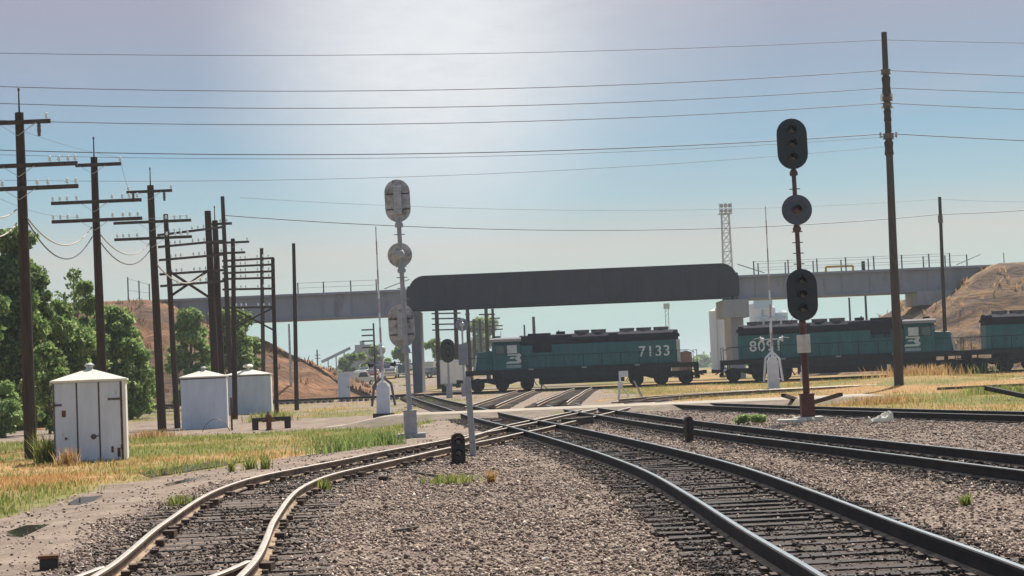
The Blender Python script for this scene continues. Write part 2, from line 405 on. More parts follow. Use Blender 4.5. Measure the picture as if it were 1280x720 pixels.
make_track('H', 'rusty track curving across the dry grass between the right crossing gate and the locomotives', 1.40, dull, tiekind='tie2', maxties=30, plates=False)
make_track('M', 'track running across the view under the three green locomotives', 1.42, shiny, tiekind='tie2', maxties=60, plates=False)

# ------------------------------------------------------------------ ground sheet with zones
def axis(lo, hi, a, b, step, grow=1.25):
    v = list(np.arange(a, b+1e-6, step)); s = step
    while v[-1] < hi: s *= grow; v.append(v[-1]+s)
    s = step
    while v[0] > lo: s *= grow; v.insert(0, v[0]-s)
    return np.array(v)
gx = axis(-3000, 3000, -26, 34, .3); gy = np.concatenate([axis(-60, 10, 9, 60, .22)[:0], axis(-60, 60, 9, 60, .22)])
gy = gy[gy <= 60]; s = .22
while gy[-1] < 5000:
    s = min(s*1.03, 1.0) if gy[-1] < 170 else s*1.12
    gy = np.append(gy, gy[-1]+s)
GX, GY = np.meshgrid(gx, gy)
def inpoly(X, Y, poly):
    ins = np.zeros(X.shape, bool); n = len(poly)
    for i in range(n):
        x1, y1 = poly[i]; x2, y2 = poly[(i+1) % n]
        c = ((y1 > Y) != (y2 > Y)) & (X < (x2-x1)*(Y-y1)/(y2-y1+1e-12)+x1); ins ^= c
    return ins
def grass_edge(y):  # right edge of the left-hand grass
    return np.interp(y, [0, 20, 26.3, 28.2, 32.6, 36.6, 41.1, 43.6, 47.6, 52.4, 60, 68], [-9, -8.2, -7.9, -7.8, -7.8, -7.5, -6.5, -5.7, -4.3, -3.5, -3.3, -3.6])
def zones(X, Y):
    n1 = fbm(X*.5, Y*.35, 21); n2 = fbm(X*1.7, Y*1.2, 31); n3 = fbm(X*.16, Y*.10, 41)
    dirt = np.zeros(X.shape); grass = np.zeros(X.shape); dry = np.zeros(X.shape); oil = np.zeros(X.shape)
    ge = grass_edge(Y)+(n1-.47)*2.2+(n2-.47)*.8
    dD = trackdist(X, Y, 'D'); dA = trackdist(X, Y, 'A'); dB = trackdist(X, Y, 'B'); dC = trackdist(X, Y, 'C'); dM = trackdist(X, Y, 'M')
    left = smooth(-.4, .5, ge-X)
    lx = np.interp(Y, TP['D'][:, 1], TP['D'][:, 0])
    dirt = np.maximum(dirt, smooth(1.1, 1.9, lx-X+(n2-.47)*.9)*smooth(70, 60, Y))
    grass = np.maximum(grass, left*smooth(66.5, 64.5, Y+(n1-.5)*3))
    # lateral dirt road on the left and the approach of the crossing
    road = smooth(64, 67, Y+(n1-.5)*3)*smooth(90, 84, Y+(n1-.5)*4)
    dirt = np.maximum(dirt, road*smooth(12, 9, X)); grass = grass*(1-road*.95)
    road2 = smooth(63.5, 66, Y)*smooth(75, 72, Y); dirt = np.maximum(dirt, road2)
    # beyond the road: patchy grass and dirt
    bey = smooth(83, 89, Y+(n1-.5)*6)
    tr = np.minimum(np.minimum(trackdist(X, Y, 'E'), trackdist(X, Y, 'G')), np.minimum(dM, trackdist(X, Y, 'H')))
    gb = bey*smooth(.42, .56, n1+.25*(n3-.5))*smooth(1.3, 2.6, tr)
    grass = np.maximum(grass, gb); dirt = np.maximum(dirt, bey*(1-gb)*.9)
    # right-hand grass beyond track C
    cx = np.interp(Y, TP['C'][::-1, 1], TP['C'][::-1, 0])
    rg = smooth(1.7, 2.7, X-cx+(n1-.47)*1.6)*smooth(30, 42, Y)
    grass = np.maximum(grass, rg)
    dirt = dirt*(1-rg)
    dry = np.clip(smooth(.38, .60, fbm(X*.22+9, Y*.16, 55)+.15*(n2-.5)), 0, 1)
    dry = np.where(X > 8, np.maximum(dry*.9, smooth(.44, .62, n3)*.5), dry*.72)
    for (px, py, rx, ry) in ((30, 600, 2.2, 3.2), (380, 570, 1.2, 3.0), (60, 535, 3.0, 4), (440, 560, .9, 2.2)):
        a, b = up(px, py, -.15); dry = np.maximum(dry, np.exp(-((X-a)/rx)**2-((Y-b)/ry)**2)*1.3)
    for (px, py, rx, ry) in ((455, 545, 1.2, 5), (250, 555, 3.5, 5)):
        a, b = up(px, py, -.15); dry = dry*(1-.75*np.exp(-((X-a)/rx)**2-((Y-b)/ry)**2))
    oil = np.maximum(smooth(1.5, .9, dA+(n2-.5)*.5), .7*smooth(1.3, .8, dB+(n2-.5)*.5))
    oil = np.maximum(oil, .5*smooth(1.3, .8, dC)); oil = np.maximum(oil, .55*smooth(1.2, .7, dD+(n2-.5)*.6))
    oil = oil*(1-road2)
    dirt = np.where(dD < 1.0, .42+.3*(n2-.5), dirt)
    # sandy tint in the wedge right of the siding
    return dirt, grass*(1-.0*dry), dry, oil
zd, zg, zy, zo = zones(GX, GY)
ZZ = gz(GX, GY)
me = bpy.data.meshes.new('ground'); nxg, nyg = len(gx), len(gy)
co = np.stack([GX, GY, ZZ], -1).reshape(-1, 3).astype(np.float32)
idx = np.arange(nxg*nyg).reshape(nyg, nxg)
q = np.stack([idx[:-1, :-1], idx[:-1, 1:], idx[1:, 1:], idx[1:, :-1]], -1).reshape(-1, 4).astype(np.int32)
me.vertices.add(len(co)); me.vertices.foreach_set('co', co.ravel())
me.loops.add(q.size); me.loops.foreach_set('vertex_index', q.ravel())
me.polygons.add(len(q)); me.polygons.foreach_set('loop_start', np.arange(0, q.size, 4, dtype=np.int32)); me.polygons.foreach_set('loop_total', np.full(len(q), 4, np.int32))
me.update(); me.validate()
at_ = me.attributes.new('zone', 'FLOAT_COLOR', 'POINT')
at_.data.foreach_set('color', np.stack([zd, zg, zy, zo], -1).reshape(-1).astype(np.float32))
me.polygons.foreach_set('use_smooth', [True]*len(q))
ground = bpy.data.objects.new('ground', me); COL.objects.link(ground); tag(ground, kind='structure')

def ground_material():
    m = bpy.data.materials.new('ground_mix'); m.use_nodes = True; N, L = nt(m); b = N['Principled BSDF']
    b.inputs['Roughness'].default_value = .95; b.inputs['Specular IOR Level'].default_value = .15
    tc = N.new('ShaderNodeTexCoord'); a = N.new('ShaderNodeAttribute'); a.attribute_name = 'zone'
    sep = N.new('ShaderNodeSeparateColor'); L.new(a.outputs['Color'], sep.inputs[0])
    def noise(s, d=6, r=.6):
        n = N.new('ShaderNodeTexNoise'); n.inputs['Scale'].default_value = s; n.inputs['Detail'].default_value = d; n.inputs['Roughness'].default_value = r
        L.new(tc.outputs['Object'], n.inputs['Vector']); return n.outputs['Fac']
    def ramp(f, st):
        r = N.new('ShaderNodeValToRGB'); e = r.color_ramp.elements
        e[0].position, e[0].color = st[0][0], (*st[0][1], 1); e[1].position, e[1].color = st[-1][0], (*st[-1][1], 1)
        for p, c in st[1:-1]: k = e.new(p); k.color = (*c, 1)
        L.new(f, r.inputs[0]); return r.outputs[0]
    def mix(f, c1, c2, bt='MIX'):
        x = N.new('ShaderNodeMix'); x.data_type = 'RGBA'; x.blend_type = bt
        if isinstance(f, float): x.inputs[0].default_value = f
        else: L.new(f, x.inputs[0])
        for k, c in ((6, c1), (7, c2)):
            if isinstance(c, tuple): x.inputs[k].default_value = (*c, 1)
            else: L.new(c, x.inputs[k])
        return x.outputs[2]
    def mth(op, a1, b1):
        x = N.new('ShaderNodeMath'); x.operation = op; x.use_clamp = True
        for k, c in ((0, a1), (1, b1)):
            if isinstance(c, (int, float)): x.inputs[k].default_value = c
            else: L.new(c, x.inputs[k])
        return x.outputs[0]
    vor = N.new('ShaderNodeTexVoronoi'); vor.inputs['Scale'].default_value = 27; L.new(tc.outputs['Object'], vor.inputs['Vector'])
    sv = N.new('ShaderNodeSeparateColor'); L.new(vor.outputs['Color'], sv.inputs[0])
    bal = ramp(sv.outputs[0], [(0, (.09, .066, .055)), (.3, (.19, .146, .118)), (.6, (.31, .245, .195)), (.85, (.43, .34, .27)), (1, (.63, .54, .43))])
    gap = N.new('ShaderNodeMapRange'); gap.inputs[1].default_value = .25; gap.inputs[2].default_value = .75; gap.inputs[3].default_value = 1; gap.inputs[4].default_value = .55
    L.new(vor.outputs['Distance'], gap.inputs[0]); bal = mix(1.0, bal, gap.outputs[0], 'MULTIPLY')
    bal = mix(1.0, bal, ramp(noise(.7), [(.3, (.78, .76, .78)), (.7, (1.15, 1.1, 1.08))]), 'MULTIPLY')
    bal = mix(mth('MULTIPLY', mth('MULTIPLY', mth('SUBTRACT', noise(.45, 7, .7), .42), 4.0), .28), bal, ramp(noise(7), [(.3, (.22, .165, .13)), (.7, (.36, .28, .22))]))
    oilc = mix(mth('MULTIPLY', sep.outputs[2] if False else a.outputs['Alpha'], .8), bal, ramp(noise(9), [(.3, (.035, .028, .027)), (.7, (.12, .095, .085))]))
    dirt = ramp(noise(1.1, 8, .7), [(.3, (.17, .125, .10)), (.5, (.28, .215, .17)), (.7, (.40, .32, .255))])
    dirt = mix(1.0, dirt, ramp(noise(22, 4), [(.35, (.72, .72, .72)), (.6, (1.08, 1.08, 1.08))]), 'MULTIPLY')
    gre = ramp(noise(2.2, 8, .7), [(.3, (.10, .11, .033)), (.5, (.20, .19, .065)), (.7, (.31, .265, .115))])
    dry = ramp(noise(2.6, 8, .7), [(.3, (.26, .15, .06)), (.5, (.45, .265, .12)), (.7, (.60, .38, .19))])
    grs = mix(mth('ADD', mth('MULTIPLY', sep.outputs[2], 1.0), mth('MULTIPLY', mth('SUBTRACT', noise(3.3), .5), .9)), gre, dry)
    brk = mth('SUBTRACT', noise(4.5, 6, .7), .5)
    def edge(ch, amt=.9):
        x = mth('ADD', ch, mth('MULTIPLY', brk, amt)); s = N.new('ShaderNodeMapRange'); s.inputs[1].default_value = .35; s.inputs[2].default_value = .65
        L.new(x, s.inputs[0]); return s.outputs[0]
    c = mix(edge(sep.outputs[0]), oilc, dirt); c = mix(edge(sep.outputs[1]), c, grs)
    L.new(c, b.inputs['Base Color'])
    bp = N.new('ShaderNodeBump'); bp.inputs['Strength'].default_value = .8; bp.inputs['Distance'].default_value = .03
    hs = N.new('ShaderNodeMix'); hs.data_type = 'FLOAT'; L.new(edge(sep.outputs[0]), hs.inputs[0])
    inv = mth('SUBTRACT', 1.0, vor.outputs['Distance']); L.new(inv, hs.inputs[2]); L.new(noise(14, 5), hs.inputs[3])
    L.new(hs.outputs[0], bp.inputs['Height']); L.new(bp.outputs[0], b.inputs['Normal'])
    return m
me.materials.append(ground_material())

# ------------------------------------------------------------------ loose ballast stones (stuff)
def numpy_mesh(name, V, Fq, m, sm=False):
    me = bpy.data.meshes.new(name); k = Fq.shape[1]
    me.vertices.add(len(V)); me.vertices.foreach_set('co', V.astype(np.float32).ravel())
    me.loops.add(Fq.size); me.loops.foreach_set('vertex_index', Fq.astype(np.int32).ravel())
    me.polygons.add(len(Fq)); me.polygons.foreach_set('loop_start', np.arange(0, Fq.size, k, dtype=np.int32)); me.polygons.foreach_set('loop_total', np.full(len(Fq), k, np.int32))
    me.update(); me.validate(); me.materials.append(m)
    o = bpy.data.objects.new(name, me); COL.objects.link(o); return o
def island_mat(name, stops, rough=.95, spec=.2):
    m = bpy.data.materials.new(name); m.use_nodes = True; N, L = nt(m); b = N['Principled BSDF']
    b.inputs['Roughness'].default_value = rough; b.inputs['Specular IOR Level'].default_value = spec
    g = N.new('ShaderNodeNewGeometry'); r = N.new('ShaderNodeValToRGB'); e = r.color_ramp.elements
    e[0].position, e[0].color = stops[0][0], (*stops[0][1], 1); e[1].position, e[1].color = stops[-1][0], (*stops[-1][1], 1)
    for p, c in stops[1:-1]: k = e.new(p); k.color = (*c, 1)
    L.new(g.outputs['Random Per Island'], r.inputs[0]); L.new(r.outputs[0], b.inputs['Base Color']); return m
def stones(name='ballast', label='purplish tan crushed stone ballast between the tracks', ramp_=None, near=False):
    pts = []; sz = []
    for (y0, y1, den, s0, s1) in ((9.5, 15, 900, .010, .024), (15, 21, 640, .011, .026), (21, 30, 380, .013, .028), (30, 45, 190, .016, .032), (45, 68, 60, .02, .038)):
        w0, w1 = -.33*y1, .33*y1; n = int((w1-w0)*(y1-y0)*den)
        x = rng.uniform(w0, w1, n); y = rng.uniform(y0, y1, n)
        d, g, dr, o = zones(x, y)
        dA = trackdist(x, y, 'A'); dD = trackdist(x, y, 'D'); dB = trackdist(x, y, 'B')
        p = (1-d*.95)*(1-g*.97)
        p *= np.where(dA < 1.35, .10, 1)*np.where(dD < 1.0, .22, 1)*np.where(dB < .9, .5, 1)
        p *= (.30+.70*smooth(.3, .55, fbm(x*1.3, y*1.3, 77)))*(.62+.38*smooth(.33, .52, fbm(x*.35, y*.35, 78)))
        if near:
            p = np.clip(smooth(1.55, 1.2, dA)*(.20+.55*smooth(.78, 1.05, dA)), 0, 1)+smooth(1.5, 1.1, dB)*(.25+.35*smooth(.75, 1.0, dB))+.30*smooth(1.4, .8, dD)*(1-d*.3)
            p *= .25+.75*smooth(.38, .52, fbm(x*1.1, y*1.1, 83))
        k = rng.uniform(0, 1, n) < p
        pts.append(np.stack([x[k], y[k]], -1)); sz.append(rng.uniform(s0, s1, k.sum())*rng.choice([.6, .8, 1, 1, 1.2, 1.7], k.sum(), p=[.22, .25, .25, .15, .1, .03]))
    P = np.concatenate(pts); S = np.concatenate(sz); n = len(P)
    z = gz(P[:, 0], P[:, 1])+(.018 if near else 0)
    O = np.array([(1, 0, 0), (-1, 0, 0), (0, 1, 0), (0, -1, 0), (0, 0, 1), (0, 0, -1)], float)
    V = O[None]*rng.uniform(.6, 1.25, (n, 6, 1))+rng.uniform(-.28, .28, (n, 6, 3))
    # random rotation
    q = rng.normal(size=(n, 4)); q /= np.linalg.norm(q, axis=1)[:, None]; w, a, b, c = q.T
    Rm = np.stack([np.stack([1-2*(b*b+c*c), 2*(a*b-c*w), 2*(a*c+b*w)], -1), np.stack([2*(a*b+c*w), 1-2*(a*a+c*c), 2*(b*c-a*w)], -1), np.stack([2*(a*c-b*w), 2*(b*c+a*w), 1-2*(a*a+b*b)], -1)], 1)
    V = np.einsum('nij,nkj->nki', Rm, V)*S[:, None, None]; V[:, :, 2] *= .8
    V += np.stack([P[:, 0], P[:, 1], z+S*.35], -1)[:, None, :]
    Fa = np.array([(0, 2, 4), (2, 1, 4), (1, 3, 4), (3, 0, 4), (2, 0, 5), (1, 2, 5), (3, 1, 5), (0, 3, 5)])
    Fq = (np.arange(n)*6)[:, None, None]+Fa[None]
    o = numpy_mesh(name, V.reshape(-1, 3), Fq.reshape(-1, 3), island_mat('crushed_stone', ramp_ or [(0, (.085, .06, .052)), (.22, (.17, .127, .108)), (.5, (.36, .265, .21)), (.8, (.52, .40, .315)), (.95, (.64, .54, .42)), (1, (.74, .66, .55))]))
    tag(o, label, 'ballast', kind='stuff'); print('stones', n)
stones()
stones('oily_ballast', 'dark oily stones covering the ties', [(0, (.035, .027, .025)), (.5, (.09, .07, .06)), (.85, (.17, .135, .11)), (1, (.42, .34, .27))], True)

# ------------------------------------------------------------------ grass blades (stuff)
def blades(P, H, lean=.35, w=.012, seedz=0, zb=None):
    n = len(P); a = rng.uniform(0, 2*PI, n); z = gz(P[:, 0], P[:, 1]) if zb is None else zb
    bx = np.cos(a)*w; by = np.sin(a)*w
    la = rng.uniform(0, 2*PI, n); ll = rng.uniform(0, lean, n)*H
    V = np.zeros((n, 5, 3))
    V[:, 0] = np.stack([P[:, 0]-bx, P[:, 1]-by, z-.02], -1); V[:, 1] = np.stack([P[:, 0]+bx, P[:, 1]+by, z-.02], -1)
    mx, my = P[:, 0]+np.cos(la)*ll*.35, P[:, 1]+np.sin(la)*ll*.35
    V[:, 2] = np.stack([mx+bx*.8, my+by*.8, z+H*.55], -1); V[:, 3] = np.stack([mx-bx*.8, my-by*.8, z+H*.55], -1)
    V[:, 4] = np.stack([P[:, 0]+np.cos(la)*ll, P[:, 1]+np.sin(la)*ll, z+H], -1)
    b = (np.arange(n)*5)[:, None]
    T = np.concatenate([b+np.array([0, 1, 2]), b+np.array([0, 2, 3]), b+np.array([3, 2, 4])])
    return V.reshape(-1, 3), T
GREEN = [(.10, .155, .035), (.19, .24, .055), (.29, .31, .085), (.40, .36, .13)]
DRY = [(.32, .19, .07), (.46, .275, .11), (.60, .38, .18), (.38, .30, .12)]
green_m = leafmat('green_grass_blade', GREEN, .6); dry_m = leafmat('dry_grass_blade', DRY, .55); weed_m = leafmat('light_weed_blade', [(.13, .20, .05), (.21, .29, .085), (.31, .36, .13)], .55)
def grass():
    for (nm, m, wantdry, lab) in (('green_grass', green_m, 0, 'green grass growing along the road and beyond the tracks'), ('dry_grass', dry_m, 1, 'orange dry grass patches beside the road and poles')):
        Ps = []; Hs = []
        for (x0, x1, y0, y1, den) in ((-15, 0, 16, 40, 210), (-22, 0, 40, 68, 110), (-34, 10, 84, 135, 14), (9, 26, 38, 70, 55), (6, 45, 70, 140, 16)):
            n = int((x1-x0)*(y1-y0)*den); x = rng.uniform(x0, x1, n); y = rng.uniform(y0, y1, n)
            d, g, dr, o = zones(x, y)
            cl = smooth(.35, .62, fbm(x*1.1, y*1.1, 91))
            pd = np.clip(dr+.0, 0, 1); p = g*(pd if wantdry else (1-pd))*(.25+.75*cl)
            k = rng.uniform(0, 1, n) < p
            x, y, cl = x[k], y[k], cl[k]
            Ps.append(np.stack([x, y], -1)); Hs.append(rng.uniform(.03, .10, len(x))*(1+.7*cl)*(.8 if wantdry else 1)*np.where(y > 70, 1.5, 1))
        P = np.concatenate(Ps); H = np.concatenate(Hs)
        V, T = blades(P, H, .7, .009); print(nm, len(P))
        tag(numpy_mesh(nm, V, T, m), lab, 'grass', kind='stuff')
grass()

# ------------------------------------------------------------------ road crossing, puddles
def poly_sheet(name, poly, z, m, thick=.0, kind='structure'):
    mb = MB(); mb.prism(poly, 'z', z-thick, z); o = mb.build(name, m); tag(o, kind=kind); return o
road = MB()
xs = np.linspace(-7.7, 14.2, 30)
rp = [(x, 66.2+.2*math.sin(x*.4)+.02*x+2.2*max(0, (-1-x)/6.7)) for x in xs]+[(x, 70.6+.2*math.sin(x*.9)+.03*x) for x in xs[::-1]]
nR = len(xs)
for i, (x, y) in enumerate(rp): t_ = float(smooth(-7.7, -4.6, x)); road.v.append((x, y, .207*t_+(gzf(x, y)+.01)*(1-t_)))
for i, (x, y) in enumerate(rp):                      # earth ramps on both sides of the surface
    j = i if i < nR else 2*nR-1-i
    d_ = (-1.7-.5*vnoise(x*.8, 3, 2)) if i < nR else 1.7
    road.v.append((x, y+d_, gzf(x, y+d_)-.05))
for i in range(nR-1): road.f.append((i, i+1, 2*nR-2-i, 2*nR-1-i)); road.m.append(0)
for i in range(nR-1):
    road.f.append((2*nR+i, 2*nR+i+1, i+1, i)); road.m.append(1)
    k_ = nR+i; road.f.append((2*nR+k_, 2*nR+k_+1, k_+1, k_)); road.m.append(1)
tag(road.build('road_crossing', [MT['crossing'], MT['ramp']]), kind='structure')
def puddle(pts, z, nm='puddle'):
    P = [up(x, y, z) for x, y in pts]
    c = np.mean(P, axis=0); out = []
    n = len(P)
    for i in range(n):
        a, b = np.array(P[i]), np.array(P[(i+1) % n])
        for t in (0, .33, .66):
            p = a*(1-t)+b*t; w = .88+.24*vnoise(p[0]*3+i*3.1, p[1]*2, 4); out.append(tuple(c+(p-c)*w))
    mb = MB(); mb.prism(out, 'z', z-.03, z)
    tag(mb.build(nm, watm), kind='structure')
watm = mat('muddy_water', (.045, .045, .035), .06, var=.3, scale=2, spec=.6)
def zl(x, y):
    X, Y = up(x, y, -.15); return gzf(X, Y)
for pts in ([(12, 664), (35, 657), (62, 656), (88, 658), (60, 664), (30, 670)],
            [(88, 628), (100, 622), (124, 620), (116, 627), (98, 631)],
            [(180, 590), (225, 583), (262, 578), (292, 578), (262, 584), (222, 590), (195, 594)],
            [(208, 605), (235, 599), (272, 595), (262, 601), (240, 606), (222, 609)]):
    c = np.mean(np.array(pts), axis=0); puddle([tuple(c+(np.array(q)-c)*1.15) for q in pts], zl(*c)+.03)

# ------------------------------------------------------------------ telegraph poles
INS = {}
def insulator(parent, loc, s=1.0, kind='glass'):
    if kind not in INS:
        m = MB(); m.cyl((0, 0, 0), (0, 0, .06), .012, n=6); m.lathe([(.035, .05), (.05, .055), (.042, .10), (.034, .12), (.036, .15), (.015, .175)], n=8)
        o = m.build('insulator', MT[kind], None, True); INS[kind] = o.data; bpy.data.objects.remove(o)
    o = bpy.data.objects.new('insulator', INS[kind]); COL.objects.link(o); o.parent = parent; o.location = loc; o.scale = (s, s, s); return o
ATT = {}
def pole(key, xb, xt, yt, Y, z0, label, arms=(), r0=.16, r1=.11, spike=0, wood='pole', lean=True, name='telegraph_pole', cat='telegraph pole', group='telegraph poles along the left side', cap=False):
    """arms: (ypx, left half px, right half px, [insulator offsets in m], braces)"""
    z0 = gzf(base_x(xb, Y, -.2), Y) if z0 is None else z0
    X = base_x(xb, Y, z0); zt = zat(X, Y, yt); xt_w = at(xt, yt, Y).x
    root = empty(name, (X, Y, z0-.02)); tag(root, label, cat, group)
    H = zt-z0; dx = xt_w-X
    rr = random.Random(int(xb*7+yt))
    pts = [(dx*t+rr.uniform(-.012, .012)*(0 < t < 1), rr.uniform(-.012, .012), H*t-(.1 if t == 0 else 0)) for t in (0, .2, .4, .6, .8, 1)]
    MB().tube(pts, [r0+(r1-r0)*t for t in (0, .2, .4, .6, .8, 1)], 12).build('shaft', MT[wood], root, True)
    if spike:
        zs = zat(X, Y, spike)-z0
        m = MB(); m.cyl((dx, 0, H-.15), (dx, 0, zs), .028, .018, 6); m.build('ground_spike', MT[wood], root)
        insulator(root, (dx, 0, zs-.05), .8, 'porcelain')
    att = []
    for (ya, hl, hr, ins, br, *opt) in arms:
        za = zat(X, Y, ya)-z0; t = za/H; ax = dx*t; fy = -(r0+(r1-r0)*t)-.05
        L, Rr = hl*Y/F, hr*Y/F
        m = MB(); m.box((ax+(Rr-L)/2, fy, za), (L+Rr, .10, .115)); arm = m.build('crossarm', MT['arm'], root)
        if br:
            b = MB()
            for sg in (-1, 1): b.bar((ax+sg*br, fy-.055, za-.03), (ax, fy-.055, za-br*.72), .04, .012)
            b.build('brace', MT['galv'], root)
        for u in ins: insulator(arm, (ax+u, fy, za+.05), 1.15); att.append((X+ax+u, Y+fy, z0+za+.2))
        if opt:
            for u in opt[0]:
                m = MB(); m.lathe([(.03, 0), (.06, -.05), (.05, -.12), (.06, -.2), (.045, -.3), (.05, -.36)], (ax+u, fy, za-.06), 8); m.build('hanging_insulator', MT['porcelain'], root, True)
    ATT[key] = (X, Y, z0, H, dx, att); return root
gl = [-1.45, -1.2, -.95, -.62, .62, .98, 1.22, 1.5]
pole('P1', 39, 24, 140, 49, None, 'nearest and tallest looking pole, dark wood with three crossarms at the left edge', [
    (153, 46, 41, [-.9, .82], .55, (-.75, .6)), (207, 72, 73, [-1.5, -1.2, -.9, .88, 1.14, 1.4, 1.6], .45), (235.5, 72, 73, [-1.4, -1.1, -.5, .5, .8, 1.35, 1.6], .45)], r0=.19, r1=.125, spike=112)
pole('P2', 130.5, 117.5, 196, 60, None, 'pole rising behind the nearest white hut with its crossarms shifted right', [
    (206, 22, 35, [.95], .45), (252, 54, 59, gl, .5), (275, 54, 59, gl, .5)], r0=.18, r1=.12, spike=173)
pole('P3', 203, 188, 231, 72, None, 'pole left of the middle hut with bent spike above a short top crossarm', [
    (239, 29, 28, [-.9, .9], .5, (-.7, .6)), (277, 47, 50, gl, .55), (297.5, 47, 50, gl, .55)], r0=.19, r1=.14, spike=211)
def zpx(k, y): X, Y, z0, H, dx, a = ATT[k]; return zat(X, Y, y)
pole('P4', 222, 207, 267, 77.5, None, 'slim bare pole carrying the left end of the long crossbars beside the middle hut', [], r0=.14, r1=.11)
pole('P5', 272, 259.5, 263, 80, None, 'left one of two thick close poles behind the middle hut', [], r0=.19, r1=.15)
pole('P6', 279, 268.5, 275, 83, None, 'shorter thick pole tucked just right of its twin behind the middle hut', [(280, 10, 22, [.3, .6], 0)], r0=.18, r1=.14, spike=259)
pole('P7', 290, 278, 245, 115, None, 'tall bare pole above the huts holding the long lowest wire', [(279, 4, 11, [], 0)], r0=.2, r1=.13)
pole('P8', 294, 291, 298, 92, None, 'pole in front of the rear hut at the left end of the second crossbar frame', [(303, 31, 21, [-.9, .8], .4), (316, 30, 16, [-1, -.6, .5], 0)], r0=.15, r1=.11)
pole('P9', 330, 327, 310, 108, None, 'grey pole standing behind the right edge of the rear hut', [], r0=.14, r1=.11, wood='pole2')
pole('P10', 346, 341, 322, 93, None, 'pole at the right end of the second crossbar frame, beside the rear hut', [], r0=.13, r1=.10)
pole('P11', 371, 367, 304, 112, None, 'solitary bare dark pole right of the crossbar frames, before the grey span', [], r0=.15, r1=.11)
# frames of crossbars spanning two poles
def bar_frame(ka, kb, lines, ext, label, xb=None):
    Xa, Ya = ATT[ka][:2]; Xb, Yb = ATT[kb][:2]; za0 = ATT[ka][2]
    root = empty('crossbar_frame', (Xa, Ya, za0)); tag(root, label, 'crossbar frame', 'crossbar frames between telegraph poles')
    for (ya, yb) in lines:
        def P(k, y, off=-.2):
            X, Y, z0, H, dx, _ = ATT[k]; z = zat(X, Y, y); return Vector((X+dx*(z-z0)/H-Xa, Y-Ya+off, z-za0))
        a = P(ka, ya); b = P(kb, yb); d = (b-a)
        m = MB(); m.bar(a-d*ext[0], b+d*ext[1], .10, .11); c = m.build('crossbar', MT['arm'], root)
        for t in (.08, .2, .32, .62, .76, .9): insulator(c, a+d*t+Vector((0, 0, .05)), 1.0)
    return root, P
fr, P = bar_frame('P4', 'P5', [(293, 286.5), (308, 303), (324.5, 320), (342.5, 339), (357, 353)], (.18, .35), 'wide stack of long crossbars with X brace between the slim and twin poles')
b = MB(); b.bar(P('P4', 338, -.3), P('P5', 373, -.3), .09, .09); b.bar(P('P4', 372, -.34), P('P5', 338, -.34), .09, .09); b.build('cross_brace', MT['pole'], fr)
fr, P = bar_frame('P8', 'P10', [(326, 323), (333.5, 331), (341.5, 339.5), (349, 347.5), (362, 361), (385, 384)], (.25, .03), 'second smaller stack of crossbars hanging before the grey bridge span by the rear hut')
b = MB(); b.bar(P('P8', 410, -.3), P('P10', 385, -.3), .08, .08); b.bar(P('P8', 386, -.34), P('P10', 413, -.34), .08, .08); b.build('cross_brace', MT['pole'], fr)

# tall transmission poles on the right
pole('R1', 1124, 1105, 40, 91, 0, 'tallest dark transmission pole right of the signal mast, ringed with insulator collars', [], r0=.26, r1=.15, name='transmission_pole', cat='utility pole', group='transmission poles on the right', wood='pole2')
pole('R2', 1183.5, 1174.5, 246, 138, 0, 'slim dark pole in front of the short hood of the second locomotive', [], r0=.17, r1=.13, name='transmission_pole', cat='utility pole', group='transmission poles on the right')
r1 = [o for o in COL.objects if o.get('label', '').startswith('tallest dark trans')][0]
X1, Y1, z1, H1, dx1, _ = ATT['R1']
def r1pt(y, off=0.0):
    z = zat(X1, Y1, y); return Vector((dx1*(z-z1)/H1+off, 0, z-z1))
for (ya, yb, w, mt_) in ((86, 93, .27, 'porcelain'), (95, 118, .24, 'pole'), (121, 126, .30, 'porcelain'), (128, 134, .26, 'porcelain'), (137, 152, .21, 'pole'), (166, 174, .30, 'porcelain'), (176, 194, .25, 'pole')):
    a = r1pt(yb); b_ = r1pt(ya); m = MB()
    m.tube([a, a+(b_-a)*.1, a+(b_-a)*.5, b_-(b_-a)*.1, b_], [w*.8, w, w*.86, w, w*.8], 12); m.build('collar', MT[mt_], r1, True)
m = MB()
for sg in (-1, 1):
    m.cyl(r1pt(126, sg*.26), r1pt(117, sg*.26), .085, n=8); m.lathe([(.05, -.1), (.09, -.05), (.05, 0)], r1pt(133, sg*.27), 8)
m.build('bright_insulator', MT['glass'], r1, True)
m = MB()
for sg in (-1, 1): m.cyl(r1pt(172, sg*.42), r1pt(165, sg*.42), .05, n=6); m.bar(r1pt(170, 0), r1pt(170, sg*.45), .05, .05)
m.build('wire_bracket', MT['galv'], r1)
X2, Y2, z2, H2, dx2, _ = ATT['R2']
r2 = [o for o in COL.objects if o.get('label', '').startswith('slim dark pole in front')][0]
zz = zat(X2, Y2, 273)-z2; m = MB(); m.cyl((dx2*.85, 0, zz-.35), (dx2*.85, 0, zz+.25), .2, n=10); m.build('collar', MT['porcelain'], r2, True)

